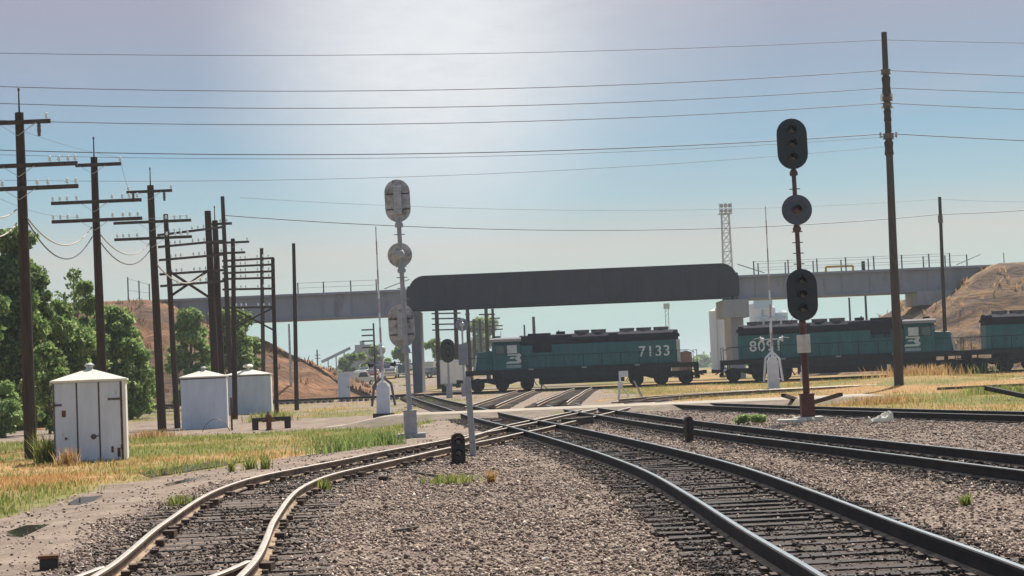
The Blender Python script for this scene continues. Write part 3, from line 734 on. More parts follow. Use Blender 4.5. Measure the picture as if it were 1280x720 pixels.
# ------------------------------------------------------------------ wires
def wire(pts, r, label, sag=None, m='wire', n=24, group='overhead wires crossing the sky', name='overhead_wire', cat='wire'):
    """pts: world points; each span hangs with the given sag"""
    out = []
    for i in range(len(pts)-1):
        a, b = Vector(pts[i]), Vector(pts[i+1]); s = sag[i] if isinstance(sag, (list, tuple)) else sag
        for k in range(n+(i == len(pts)-2)):
            t = k/n; out.append(a.lerp(b, t)-Vector((0, 0, 4*s*t*(1-t))))
    o = MB().tube(out, r, 5, caps=False).build(name, MT[m], None, True); tag(o, label, cat, group); return o
def R1w(y, off=0): p = r1pt(y, off); return Vector((X1+p.x, Y1+p.y-.0, z1+p.z))
W = [(71, 50, 50, 'faint topmost wire crossing the whole sky', .014, .5),
     (110.5, 88, 95, 'second wire from the top, fixed to the upper collar of the tallest pole', .019, .75),
     (131.5, 110, 114.5, 'third wire from the top of the sky, between second and fourth', .019, .75),
     (153, 129, 137, 'fourth wire from the top, meeting the tallest pole below bright insulators', .019, .75),
     (190, 167, 177, 'thickest wire, fifth from the top, running to the bracket of the tallest pole', .024, .75)]
ZL = 84.0
for (yl, yr, y3, lab, r, sg) in W:
    a = at(-150, yl-8, ZL); b_ = R1w(yr); c = at(1450, y3+5.5, 96)
    wire([a, b_, c], r, lab, [sg, .05])
wire([at(-150, 222, ZL), R1w(183)], .010, 'faint sixth wire sagging between the left poles and the tallest pole', .8)
wire([at(-150, 188, ZL+.3), R1w(171)], .012, 'thin companion wire close below the thickest wire', .75)
X7, Y7, z7, H7, dx7, _ = ATT['P7']
wire([(X7+dx7*.9, Y7, zat(X7, Y7, 269)), (X2+dx2*.85, Y2, zat(X2, Y2, 268)), at(1330, 258.5, 141)], .028, 'lowest long wire from the tall bare pole to the slim right pole, above the bridge', [1.15, .1])
wire([at(300, 247, 118), (X2+dx2*.98, Y2, zat(X2, Y2, 249)), at(1330, 252, 141)], .011, 'faint hair-thin wire just above the lowest long wire', [.9, .1])
# the next poles of that line, just outside the picture
for (px, Yp, lab) in ((-150, ZL, 'next pole of the tall line beyond the left edge, holding the same wires'), (1450, 96, 'next pole of the tall line beyond the right edge, holding the same wires')):
    q = dup_tree(r1); Xq = at(px, 110, Yp).x; q.location = (Xq-dx1*.93, Yp, 0); q['label'] = lab
# sagging cables between the left poles
def hook(k, y, off=0): X, Y, z0, H, dx, _ = ATT[k]; z = zat(X, Y, y); return Vector((X+dx*(z-z0)/H+off, Y-.1, z))
cabs = [('P1', 272, 'P2', 284, 1.15, 'cream upper cable loop sagging between the first and second pole', .024),
        ('P1', 276, 'P2', 296, 1.5, 'dark lower cable loop sagging between the first and second pole', .022),
        ('P2', 293, 'P3', 304, .95, 'cream upper cable loop sagging between the second and third pole', .024),
        ('P2', 303, 'P3', 313, 1.1, 'lower cable loop sagging between the second and third pole', .022),
        ('P3', 331, 'P5', 338, 1.1, 'cream cable loop sagging from the third pole to the twin poles', .03)]
for (ka, ya, kb, yb, sg, lab, r) in cabs:
    wire([hook(ka, ya, .14), hook(kb, yb, -.14)], r, lab, sg*.62, 'cable' if 'cream' in lab else 'wire', group='sagging cables between the telegraph poles', name='sagging_cable', cat='cable')
wire([at(-30, 258, 42), hook('P1', 262, -.15)], .022, 'cable entering at the left edge and ending on the nearest pole', .25, 'cable', group='sagging cables between the telegraph poles', name='sagging_cable', cat='cable')
wire([at(-30, 285, 42), hook('P1', 279, -.15)], .022, 'lower cable entering at the left edge under its twin', .3, 'cable', group='sagging cables between the telegraph poles', name='sagging_cable', cat='cable')
# fine telegraph wires following the pole line
for i, (u, nm) in enumerate(((0, 'leftmost fine line wire between the first poles'), (9, 'fine line wire on the outer right pins of the first poles'))):
    aa = ATT['P1'][5]; bb = ATT['P2'][5]; cc = ATT['P3'][5]
    wire([aa[min(u, len(aa)-1)], bb[min(u, len(bb)-1)], cc[min(u, len(cc)-1)]], .006, nm, .15, group='fine telegraph wires', name='telegraph_wire')

# ------------------------------------------------------------------ relay huts
def hut(xl, xr, yb, z0, yeave, yapex, label, doors, rz=0, capkind='vent', depth=1.5):
    xm = (xl+xr)/2
    X, Y = up(xm, yb, z0); wd = (xr-xl)*Y/F; he = zat(X, Y, yeave)-z0; ha = zat(X, Y, yapex)-z0
    root = empty('relay_hut', (X, Y, z0), rz); tag(root, label, 'relay hut', 'white relay huts')
    d = depth; m = MB(); m.box((0, d/2, he/2-.03), (wd, d, he+.06)); m.build('wall', MT['hut'], root)
    rf = MB(); o = .07; w2 = wd/2+o
    v = [(-w2, -o, he), (w2, -o, he), (w2, d+o, he), (-w2, d+o, he), (-w2, -o, he+.05), (w2, -o, he+.05), (w2, d+o, he+.05), (-w2, d+o, he+.05), (0, d/2, ha)]
    rf._add(v, [(3, 2, 1, 0), (0, 1, 5, 4), (1, 2, 6, 5), (2, 3, 7, 6), (3, 0, 4, 7), (4, 5, 8), (5, 6, 8), (6, 7, 8), (7, 4, 8)], 0)
    roof = rf.build('roof', MT['hutroof'], root)
    m = MB()
    if capkind == 'vent': m.lathe([(.09, ha-.08), (.09, ha+.05), (.13, ha+.06), (.13, ha+.10), (.03, ha+.14)], (0, d/2, 0), 10)
    else: m.lathe([(.09, ha-.08), (.09, ha+.08), (.30, ha+.10), (.33, ha+.18), (.2, ha+.28), (.03, ha+.30)], (0, d/2, 0), 12)
    m.build('roof_vent', MT['hutroof'] if capkind != 'vent' else MT['galv'], roof, True)
    if doors:
        for i in range(3):
            w3 = (wd-.14)/3; x0 = -wd/2+.04+i*w3*1.0
            p = MB(); p.box((x0+w3/2, -.012, he*.5), (w3-.045, .024, he-.06)); dr = p.build('door_panel', MT['hut'], root)
            if i == 1:
                q = MB(); q.lathe([(.03, -.03), (.075, -.035), (.06, -.06), (.02, -.065)], (x0+w3*.72, 0, he*.31), 10, axis='y'); q.bar((x0+w3*.72, -.05, he*.31), (x0+w3*.95, -.05, he*.31+.02), .03, .03); q.build('latch', MT['seam'], dr)
        s = MB()
        for i in range(3):
            w3 = (wd-.14)/3; s.box((-wd/2+.04+(i+1)*w3-.005, -.002, he*.5), (.07 if i < 2 else .075, .02, he-.05))
        s.box((-wd/2+.02, -.004, he*.5), (.03, .012, he-.05)); s.build('seam_strip', MT['seam'], root)
        h = MB()
        for (fx, fz, L) in ((-.44, .72, .22), (.36, .77, .36)): h.box((fx*wd, -.034, fz*he), (L, .02, .055)); h.cyl((fx*wd+(-.1 if fx < 0 else L/2), -.04, fz*he-.08), (fx*wd+(-.1 if fx < 0 else L/2), -.04, fz*he+.08), .02, n=6)
        h.build('hinge', MT['seam'], root)
        for (fx, fz, a, b_) in ((-.30*wd-.10, he*.61, .10, .17), (.40*wd, he*.10, .08, .24), (.31*wd, he*.14, .06, .16), (-.30*wd-.06, he*.30, .06, .06), (.44*wd, he*.17, .05, .12)): c = MB(); c.box((fx, -.03, fz), (a, .02, b_)); c.build('rust_patch', MT['rust'], root)
        c = MB(); c.box((wd/2-.03, -.02, he/2), (.06, .05, he)); c.box((wd/2+.012, d/2, he/2), (.025, d-.02, he-.02)); c.build('corner_post', MT['hutside'], root)  # right edge and side sheet coloured as the sunlit hut side
    else:
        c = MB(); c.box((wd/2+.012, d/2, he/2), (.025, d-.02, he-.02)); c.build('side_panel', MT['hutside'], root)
        s = MB(); s.box((0, -.006, he-.04), (wd*.98, .012, .05)); s.build('drip_strip', MT['seam'], root)
    return root
hut(70, 157, 577, -.2, 477, 460, 'nearest white relay hut with three rusty seamed door panels', True, rz=R(11))
hut(228, 284, 536, -.2, 472, 462, 'middle plain white relay hut with a small grey vent, beside the slim pole', False, rz=R(8))
hut(283, 339, 518, -.2, 469, 461, 'rearmost and widest white hut with a mushroom vent, behind a pole', False, rz=R(6), capkind='mush', depth=2.2)
# relay cabinet at the foot of the embankment
X, Y = up(431, 501, -.15)
root = empty('relay_cabinet', (X, Y, -.15), R(12)); tag(root, 'slim grey steel cabinet at the toe of the orange embankment', 'cabinet')
h = zat(X, Y, 467)+.15; w = 14*Y/F
m = MB(); m.box((0, .3, h/2), (w, .7, h)); m.build('body', MT['gatewhite'], root)
m = MB(); m.box((0, -.065, h*.52), (w*.9, .03, h*.88)); dr = m.build('door', MT['gatewhite'], root)
m = MB(); m.box((w*.34, -.1, h*.5), (.05, .05, .16)); m.build('handle', MT['seam'], dr)
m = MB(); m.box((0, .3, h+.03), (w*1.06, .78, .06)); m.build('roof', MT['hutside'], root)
m = MB(); m.box((0, .3, -.03), (w*1.15, .9, .14)); m.build('plinth', MT['slab'], root)

# ------------------------------------------------------------------ block signals
def visor(m, c, r, L):
    n = 10; vs = []; fs = []
    for k, (rr, y) in enumerate(((r, 0), (r*.98, -L), (r*.9, -L), (r*.92, 0))):
        for j in range(n+1):
            t = -.35+(PI+.7)*j/n; yy = y*(1-.35*(1-math.sin(max(0, min(PI, t)))) if y else 0)
            vs.append((c[0]+rr*math.cos(t), c[1]+yy, c[2]+rr*math.sin(t)))
    for k in range(3):
        for j in range(n): fs.append((k*(n+1)+j, k*(n+1)+j+1, (k+1)*(n+1)+j+1, (k+1)*(n+1)+j))
    m._add(vs, fs, 0)
def oval_head(root, x, z, w, h, platemat, y0=-.16):
    m = MB(); P = [(x+a, z+b) for a, b in stadium(w, h)]; m.prism(P, 'y', y0-.02, y0, 0); hd = m.build('signal_head', MT[platemat], root)
    m = MB(); m.box((x, y0+.09, z), (w*.30, .18, h*.66)); m.box((x, y0+.09, z+h*.22), (w*.36, .2, .05)); m.box((x, y0+.09, z-h*.2), (w*.36, .2, .05)); m.build('lamp_housing', MT['signalblack' if platemat == 'signalblack' else 'galv'], hd, bevel=.015)
    if platemat != 'signalblack':
        for q in (-.2, .16): m = MB(); m.box((x, y0+.012, z+h*q), (w*.92, .02, .03)); m.build('stiffener', MT['seam'], hd)
    for i in (-1, 0, 1):
        c = (x, y0-.02, z+i*h*.27)
        m = MB(); visor(m, c, w*.15, .26); m.build('visor', MT['signalblack'], hd, True)
        m = MB(); m.lathe([(w*.13, 0), (w*.12, -.02), (w*.07, -.04), (.01, -.05)], c, 12, axis='y'); m.build('lens', MT['lens'], hd, True)
def disc_head(root, x, z, r, platemat, y0=-.16):
    m = MB(); m.lathe([(r, 0), (r, -.02)], (x, y0, z), 28, axis='y'); hd = m.build('signal_head', MT[platemat], root)
    m = MB(); m.lathe([(r*.42, 0), (r*.42, .22), (r*.3, .3)], (x, y0, z), 14, axis='y'); m.build('lamp_housing', MT['discdark' if platemat == 'discdark' else 'galv'], hd, True)
    m = MB(); visor(m, (x, y0-.02, z), r*.3, .22); m.build('visor', MT['signalblack'], hd, True)
    m = MB(); m.lathe([(r*.27, 0), (r*.24, -.02), (r*.1, -.04), (.01, -.045)], (x, y0-.02, z), 14, axis='y'); m.build('lens', MT['lensred'], hd, True)
def mast_signal(xb, yb, heads, label, lean, back, lower, upper, plates, yaw=0, boxy=None, split=None, ladder=False):
    X, Y = up(xb, yb, .05); k = Y/F
    root = empty('signal_mast', (X, Y, .05), rot=(0, lean, (PI if back else 0)+yaw)); tag(root, label, 'railway signal', 'tall three headed railway signals')
    def hz(y): return (yb-y)*k
    top = hz(heads[0][1]+heads[0][4]*.5)+.12
    m = MB(); m.box((0, 0, .0), (.80, .60, .14)); m.build('foundation', MT['slab' if not back else 'concrete'], root)
    sp = hz(split) if split else 1.0
    m = MB(); m.cyl((0, 0, .08), (0, 0, sp), .105 if not split else .095, n=12); m.build('lower_mast', MT[lower], root, True)
    m = MB(); m.cyl((0, 0, sp), (0, 0, top), .068, .062, 12)
    for q in np.arange(sp+.25, top-.4, .3):
        m.bar((-.15, 0, q), (.15, 0, q), .025, .025)
    m.build('upper_mast', MT[upper], root, True)
    m = MB(); m.box((0, 0, .38), (.36, .34, .62)); m.box((0, 0, .7), (.40, .38, .04)); m.build('base_case', MT[lower], root, bevel=.01)
    for (t, y, dx, a, b_) in heads:
        zz = hz(y); m = MB(); m.lathe([(.11, zz-b_*k/2-.16), (.12, zz-b_*k/2-.08), (.07, zz-b_*k/2+.02)], (0, 0, 0), 10); m.build('clamp', MT[upper], root, True)
    for i, (t, y, dx, a, b_) in enumerate(heads):
        sx = (-1 if back else 1)*dx*k
        if t == 'o': oval_head(root, sx, hz(y), a*k, b_*k, plates[i])
        else: disc_head(root, sx, hz(y), a*k/2, plates[i])
    if boxy:
        m = MB(); zc = hz(boxy); m.box((-.03, -.19, zc), (.34, .20, .50)); m.box((-.03, -.30, zc), (.015, .02, .46)); m.build('instrument_box', MT['slab'], root, bevel=.01)
    if ladder:
        m = MB(); zt = hz(385)
        for sg in (-.14, .14): m.cyl((sg, .16, .2), (sg, .16, zt+2.8), .014, n=6)
        for q in np.arange(.4, zt+2.8, .3): m.cyl((-.14, .16, q), (.14, .16, q), .011, n=6)
        m.build('ladder', MT['aluminium'], root)
    return root
mast_signal(1010, 524, [('o', 179.5, -1, 38, 64), ('d', 262.5, 0, 38, 38), ('o', 369, 0.5, 38, 65)], 'tall signal on a dark red mast with three black heads facing the camera', -.008, False, 'redbrown', 'brownmast', ['signalblack', 'discdark', 'signalblack'], boxy=430, split=395)
mast_signal(514, 545, [('o', 249.5, 0, 32, 54), ('d', 318, -1, 31, 31), ('o', 407, -4, 33, 55)], 'tall silver signal mast left of centre seen from behind with weathered grey heads', +.019, True, 'aluminium', 'aluminium', ['backplate', 'backplate', 'backplate'], yaw=R(4), split=520)
# slab beside the red signal
X, Y = up(998, 527, 0); m = MB(); m.box((0, 0, .03), (.75, .5, .12)); o = m.build('concrete_slab', MT['slab'], bevel=.02); o.location = (X-.25, Y-.4, 0); tag(o, 'pale concrete slab lying at the foot of the red signal mast', 'slab')
# far signals seen under the girder
def small_signal(x, yb, ytop, Y, label, kind):
    X = base_x(x, Y, 0); k = Y/F
    root = empty('trackside_signal', (X, Y, 0), PI if kind == 'back' else 0); tag(root, label, 'railway signal')
    zt = zat(X, Y, ytop)
    m = MB(); m.cyl((0, 0, -.1), (0, 0, zt-.2), .09, .07, 10); m.build('mast', MT['galv' if kind == 'back' else 'aluminium'], root, True)
    m = MB(); m.box((0, 0, .5), (.45, .4, 1.0)); m.build('base_case', MT['aluminium'], root)
    if kind == 'front': oval_head(root, 0, zt-.85, 1.05, 1.75, 'signalblack')
    else:
        disc_head(root, 0, zt-.6, .5, 'fargrey'); m = MB(); m.box((0, .1, zt-2.9), (.7, .5, 1.6)); m.build('instrument_box', MT['fargrey'], root)
small_signal(562, 485, 424, 126, 'small black oval signal on a thin mast, under the girder left of the locomotive', 'front')
small_signal(581, 485, 396, 132, 'grey disc signal seen from behind with a pale box, at the locomotive nose', 'back')

# dwarf signals
def dwarf(x, yb, ytop, label, lens=True, rz=0, wpx=17):
    X, Y = up(x, yb, .0); h = zat(X, Y, ytop); w = wpx*Y/F
    root = empty('dwarf_signal', (X, Y, 0), rz); tag(root, label, 'dwarf signal', 'low dwarf signals in the ballast')
    P = [(-w/2, .03), (w/2, .03)]+[(w/2*math.cos(PI*i/12), h-w/2+w/2*math.sin(PI*i/12)) for i in range(13)]
    m = MB(); m.prism(P, 'y', -.09, .10); m.build('housing', MT['dwarfrust'], root, bevel=.012)
    m = MB(); m.box((0, .03, .0), (w*1.25, .34, .10)); m.build('base_plate', MT['dwarfrust'], root)
    if lens:
        m = MB(); Q = [(a*.78, h*.52+b) for a, b in stadium(w, h*.82)]; m.prism(Q, 'y', -.115, -.1); m.build('face_plate', MT['signalblack'], root)
        for i, q in enumerate((.72, .36)):
            m = MB(); visor(m, (0, -.115, h*q), w*.34, .10); m.build('visor', MT['dwarfrust'], root, True)
            m = MB(); m.lathe([(w*.26, 0), (w*.2, -.03), (.01, -.045)], (0, -.115, h*q), 12, axis='y'); m.build('lens', MT['lens'], root, True)
    else:
        m = MB()
        for q in (.3, .55, .8): m.box((0, .03, h*q), (w*1.12, .30, .05))
        m.build('band', MT['dwarfrust'], root)
        m = MB(); m.box((w*.1, -.12, h*.6), (w*.5, .05, h*.5)); m.build('cover', MT['signalblack'], root)
dwarf(573.5, 580, 541, 'rusty black dwarf signal with lenses beside the leaning white post', True, R(6))
dwarf(862, 553, 520, 'smaller rusty dwarf signal standing between the two shiny railed tracks', False, R(8), 9)
# leaning white post
X, Y = up(592, 570, 0); zt = zat(X, Y, 473); tx = at(584.5, 473, Y).x-X
m = MB(); m.bar((0, 0, -.1), (tx, 0, zt), .125, .10); m.box((tx, 0, zt+.012), (.10, .08, .03))
root = empty('marker_post', (X, Y, 0)); tag(root, 'leaning weathered white wooden post beside the rusty dwarf signal', 'post')
m = MB(); m.bar((0, 0, -.1), (tx, 0, zt), .125, .10); m.build('shaft', MT['postwhite'], root, bevel=.012)
m = MB(); m.box((tx, 0, zt+.012), (.11, .09, .05)); m.build('cap', MT['postwhite'], root)
# black box at the lower left corner
X, Y = up(62, 725, -.1)
root = empty('junction_box', (X, Y, -.1), R(10)); tag(root, 'small black box in the dirt at the bottom left corner', 'junction box')
m = MB(); m.box((0, 0, .09), (.17, .14, .24)); m.build('body', MT['signalblack'], root, bevel=.01)
m = MB(); m.box((0, 0, .222), (.19, .16, .03)); m.build('lid', MT['rust'], root)

# ------------------------------------------------------------------ level-crossing gates with raised arms
def crossing_gate(xb, yb, ybox, ytop, xtop, ylight, halfpx, boxw, label, pale, z0=0, bell=None):
    X, Y = up(xb, yb, z0); k = Y/F
    hz = lambda y: (yb-y)*k
    root = empty('crossing_gate', (X, Y, z0)); tag(root, label, 'crossing gate', 'level crossing gates with raised arms')
    bw = boxw*k; hb = hz(ybox)
    m = MB(); m.box((0, 0, .02), (bw*1.5, .9, .2)); m.build('foundation', MT['tie2'], root)
    m = MB(); P = [(-bw/2, .1), (bw/2, .1), (bw*.46, hb*.86), (bw*.25, hb), (-bw*.25, hb), (-bw*.46, hb*.86)]; m.prism(P, 'y', -.25, .25)
    m.build('mechanism_box', MT['gatewhite'], root, bevel=.02)
    m = MB(); m.box((0, -.262, hb*.5), (bw*.7, .025, hb*.6)); m.build('door', MT['gatewhite'], root)
    m = MB()
    for sg in (-1, 1):
        m.bar((sg*bw*.62, 0, hb*.95), (sg*bw*.85, 0, hb*.30), .10, .16); m.bar((sg*bw*.62, .05, hb*.95), (0, .05, hb*1.15), .08, .10)
    m.build('counterweight_arm', MT['gatewhite' if pale else 'darkpier'], root)
    zt = hz(ytop); dx = (xtop-xb)*k+.042*zt*1.0
    zl = hz(ylight)
    m = MB(); m.cyl((0, .1, hb*.9), (0, .1, zl+.9), .06, n=10); m.build('mast', MT['gatewhite'], root, True)
    arm = MB(); n = 11
    for i in range(n):
        a, b_ = i/n, (i+1)/n; f = lambda t: (dx*t, -.12, hb*.9+(zt-hb*.9)*t)
        arm.bar(f(a), f(b_), (.11-.065*a), .04, 1 if i % 2 else 0)
    arm.build('gate_arm', [MT['gatewhite'], MT['red'] if True else 0], root)
    hw = halfpx*k
    m = MB(); m.bar((-hw*.8, .1, zl), (hw*.8, .1, zl), .06, .06); m.build('light_bracket', MT['gatewhite' if pale else 'galv'], root)
    for sg in (-1, 1):
        m = MB(); c = (sg*hw*.72, .0, zl); m.lathe([(hw*.20, -.02), (hw*.20, .02)], c, 16, axis='x'); m.lathe([(hw*.12, 0), (hw*.12, -sg*.16), (hw*.06, -sg*.2)], c, 10, axis='x')
        for q in (-.2, .2): m.bar((c[0], c[1]+q*.4, zl+hw*.12), (c[0]+sg*hw*.42, c[1]+q*.4, zl+hw*.05), .10, .03)
        fl = m.build('flashing_light', MT['signalblack'] if not pale else MT['gatewhite'], root)
        m = MB(); m.lathe([(hw*.11, 0), (hw*.08, sg*.03), (.01, sg*.04)], (c[0]+sg*.02, c[1], c[2]), 12, axis='x'); m.build('lens', MT['lensred'], fl)
    if bell:
        zb = hz(bell); m = MB(); m.cyl((.0, .1, zl), (0, .1, zb), .045, n=8); m.lathe([(.04, -.14), (.13, -.11), (.17, 0), (.14, .04), (.03, .06)], (0, .1, zb), 12, axis='y'); m.build('bell', MT['galv'], root, True)
crossing_gate(480, 520, 478, 283, 469, 456, 22, 17, 'left crossing gate with its long arm raised, before the left bridge pier', False, -.0, bell=437)
crossing_gate(967.5, 490, 446, 258, 958, 424, 19, 14, 'right crossing gate of pale paint standing in front of the locomotive numbered 8091', True, 0)

# ------------------------------------------------------------------ barrier bench, hydrant, small pipe
Xa, Ya = up(318, 538, -.2); Xb, Yb = up(361, 535.5, -.2)
root = empty('timber_barrier', ((Xa+Xb)/2, (Ya+Yb)/2, -.2), math.atan2(Yb-Ya, Xb-Xa)); tag(root, 'low black timber barrier on two short legs beside the rusty hydrant', 'barrier')
L = math.hypot(Xb-Xa, Yb-Ya)
m = MB(); m.box((0, 0, .42), (L+.15, .16, .15)); m.build('beam', MT['tie'], root, bevel=.01)
for sg in (-1, 1):
    m = MB(); m.box((sg*L*.47, 0, .16), (.2, .2, .40)); m.build('leg', MT['tie'], root, bevel=.01)
X, Y = up(338, 538, -.2)
root = empty('fire_hydrant', (X, Y-.35, -.2)); tag(root, 'rusty red fire hydrant in the grass by the black timber barrier', 'hydrant')
m = MB(); m.lathe([(.15, -.05), (.15, .05), (.105, .06), (.105, .46), (.14, .48), (.14, .54), (.11, .60), (.06, .68), (.03, .70), (.03, .75)], n=14); m.build('barrel', MT['rust'], root, True)
for sg in (-1, 1):
    m = MB(); m.cyl((sg*.09, 0, .40), (sg*.20, 0, .40), .06, n=10); m.cyl((sg*.20, 0, .40), (sg*.23, 0, .40), .075, n=6); m.build('nozzle', MT['rust'], root)
X, Y = up(290, 538, -.2); zt = zat(X, Y, 497); m = MB(); m.cyl((0, 0, -.05), (0, 0, zt+.2), .04, n=8); o = m.build('pipe_stake', MT['rust'], None, True); o.location = (X, Y, -.2); tag(o, 'thin rusty stake between the middle hut and the black timber barrier', 'stake')
X, Y = up(268, 540, -.2)
pts = [(-.55+1.1*t, .1, .5*math.sin(PI*t)**.7+.02) for t in np.linspace(0, 1, 14)]
o = MB().tube(pts, .014, 6).build('hose_loop', MT['wire'], None, True); o.location = (X+.1, Y-.3, -.2); tag(o, 'thin dark wire loop standing in the grass before the middle hut', 'wire loop')

# ------------------------------------------------------------------ locomotives
def text_mesh(s, size, name='road_number', ext=.006, shear=0):
    cu = bpy.data.curves.new('t', 'FONT'); cu.body = s; cu.size = size; cu.extrude = ext; cu.align_x = 'CENTER'; cu.align_y = 'CENTER'; cu.offset = .012*size; cu.space_character = 1.12
    o = bpy.data.objects.new('t', cu); COL.objects.link(o)
    bpy.context.view_layer.update()
    me = bpy.data.meshes.new_from_object(o.evaluated_get(bpy.context.evaluated_depsgraph_get())); me.name = name
    bpy.data.objects.remove(o); bpy.data.curves.remove(cu)
    me.materials.clear(); me.materials.append(MT['white']); return me
def loco(label, loc, rz, number, numx, endstripe=True):
    root = empty('diesel_locomotive', loc, rz); tag(root, label, 'locomotive', 'green diesel locomotives of the passing train')
    G, K, U = MT['green'], MT['black'], MT['under']
    m = MB(); m.box((0, 0, 1.50), (19.3, 2.9, .36)); m.box((0, 0, 1.70), (19.3, 3.05, .06)); m.build('underframe', U, root, bevel=.02)
    m = MB(); m.box((0, -1.38, 1.12), (13.2, .08, .50)); m.box((0, 1.38, 1.12), (13.2, .08, .50)); m.build('side_sill', U, root)
    P = [(-1.3, 1.32), (1.3, 1.32), (1.38, .95), (1.2, .36), (-1.2, .36), (-1.38, .95)]
    m = MB(); m.prism(P, 'x', -3.55, 3.5); m.build('fuel_tank', U, root, bevel=.03)
    m = MB(); m.cyl((-3.2, -1.2, 1.15), (3.0, -1.2, 1.15), .19, n=12); m.cyl((-3.2, 1.2, 1.15), (3.0, 1.2, 1.15), .19, n=12); m.build('air_reservoir', U, root, True)
    for sg in (-1, 1):
        tr = MB(); xc = sg*6.63
        for sy in (-1, 1):
            y = sy*1.05
            tr.prism([(xc-2.75, .78), (xc-2.5, .98), (xc+2.5, .98), (xc+2.75, .78), (xc+2.6, .56), (xc+1.4, .72), (xc+.7, .50), (xc-.7, .50), (xc-1.4, .72), (xc-2.6, .56)], 'y', y-.08, y+.08)
            for ax in (-2.07, 0, 2.07):
                tr.box((xc+ax, y+sy*.10, .53), (.42, .16, .46)); tr.cyl((xc+ax-.36, y+sy*.08, .62), (xc+ax-.36, y+sy*.08, .98), .09, n=8); tr.cyl((xc+ax+.36, y+sy*.08, .62), (xc+ax+.36, y+sy*.08, .98), .09, n=8)
            tr.box((xc-1.05, y+sy*.12, .84), (.9, .14, .22)); tr.box((xc+1.05, y+sy*.12, .84), (.9, .14, .22))
            tr.bar((xc-2.9, y+sy*.1, .3), (xc-2.6, y+sy*.1, .75), .06, .06); tr.bar((xc+2.9, y+sy*.1, .3), (xc+2.6, y+sy*.1, .75), .06, .06)
        tr.box((xc, 0, .85), (4.6, 1.9, .35)); tr.box((xc, 0, 1.2), (1.6, 1.6, .4))
        t = tr.build('truck', U, root)
        for ax in (-2.07, 0, 2.07):
            w = MB()
            for sy in (-1, 1): w.lathe([(.575, sy*.66), (.53, sy*.69), (.508, sy*.70), (.505, sy*.80), (.42, sy*.80), (.40, sy*.76), (.15, sy*.75)], (xc+ax, 0, .508), 26, axis='y', mi=0)
            w.cyl((xc+ax, -.8, .508), (xc+ax, .8, .508), .1, n=10); w.build('wheelset', MT['tread'], t, True)
    # long hood
    x0, x1 = -5.05, 8.15
    m = MB(); m.box(((x0+x1)/2, 0, 2.69), (x1-x0, 1.86, 1.92)); hood = m.build('long_hood', G, root, bevel=.03)
    m = MB()
    for i in range(14):
        for sy in (-1, 1): m.box((x0+1.1+i*.86, sy*.945, 2.55), (.78, .03, 1.5))
    tag(m.build('engine_door', G, hood, bevel=.008), kind='stuff')
    m = MB()
    for i in range(14):
        for sy in (-1, 1): m.box((x0+1.1+i*.86+.30, sy*.968, 2.5), (.05, .02, .14))
    tag(m.build('door_latch', K, hood), kind='stuff')
    top = [(-.93, 3.65), (.93, 3.65), (.93, 4.12), (.72, 4.42), (.3, 4.50), (-.3, 4.50), (-.72, 4.42), (-.93, 4.12)]
    m = MB(); m.prism(top, 'x', x0, x1-.02); ht = m.build('hood_top', K, root)
    fl = [(-.94, 3.66), (-1.28, 3.95), (-1.28, 4.25), (-.75, 4.50), (.75, 4.50), (1.28, 4.25), (1.28, 3.95), (.94, 3.66)]
    m = MB(); m.prism(fl, 'x', 3.1, 7.7); m.build('radiator', K, ht)
    m = MB(); m.prism([(-.94, 3.75), (-1.12, 3.95), (-1.12, 4.2), (-.7, 4.49), (.7, 4.49), (1.12, 4.2), (1.12, 3.95), (.94, 3.75)], 'x', -.7, 2.35); m.build('brake_grid', K, ht)
    for fx in (.17, 1.58, 3.95, 5.36, 6.8):
        m = MB(); m.lathe([(.62, 4.46), (.62, 4.70), (.66, 4.71), (.66, 4.76), (.56, 4.76), (.54, 4.70), (.2, 4.68), (.16, 4.74), (.02, 4.75)], (fx, 0, 0), 22); m.build('roof_fan', MT['roofgrey'], ht, True)
    m = MB(); m.box((-1.6, 0, 4.60), (.75, .45, .25)); m.box((-3.4, 0, 4.55), (1.9, 1.1, .16)); m.box((-1.75, .35, 4.72), (.12, .12, .2)); m.build('exhaust_stack', K, ht, bevel=.01)
    for sy in (-1, 1): m = MB(); m.box((-3.2, sy*.94, 3.4), (1.6, .04, .75)); m.build('inertial_filter', K, root)
    # cab
    cx0, cx1 = -7.35, -5.05; P = [(-1.52, 1.73), (1.52, 1.73), (1.52, 3.75), (1.34, 4.18), (-1.34, 4.18), (-1.52, 3.75)]
    m = MB(); m.prism(P, 'x', cx0, cx1); cab = m.build('cab', G, root, bevel=.02)
    rp = [(-1.58, 4.02), (-1.38, 4.24), (-.6, 4.38), (.6, 4.38), (1.38, 4.24), (1.58, 4.02), (1.5, 3.98), (1.34, 4.14), (-1.34, 4.14), (-1.5, 3.98)]
    m = MB(); m.prism(rp, 'x', cx0-.18, cx1+.12); m.build('cab_roof', MT['roofgrey'], root)
    for sy in (-1, 1):
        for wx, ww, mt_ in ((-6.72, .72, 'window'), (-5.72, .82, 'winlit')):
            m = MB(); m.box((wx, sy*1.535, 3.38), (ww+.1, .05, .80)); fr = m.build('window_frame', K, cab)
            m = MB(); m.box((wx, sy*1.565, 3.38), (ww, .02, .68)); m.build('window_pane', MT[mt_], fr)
        m = MB(); m.box((-6.2, sy*1.56, 4.0), (2.0, .30, .04)); m.build('sunshade', K, cab)
        # emblem: two slanted bars joined at one end, below the windows
        e = MB(); s0 = -6.25; zc = 2.62; fy = sy*1.522
        def pl(pp): e.prism([(s0+(a if sy < 0 else 1.3-a), zc+b) for a, b in pp], 'y', fy-.012, fy+.012)
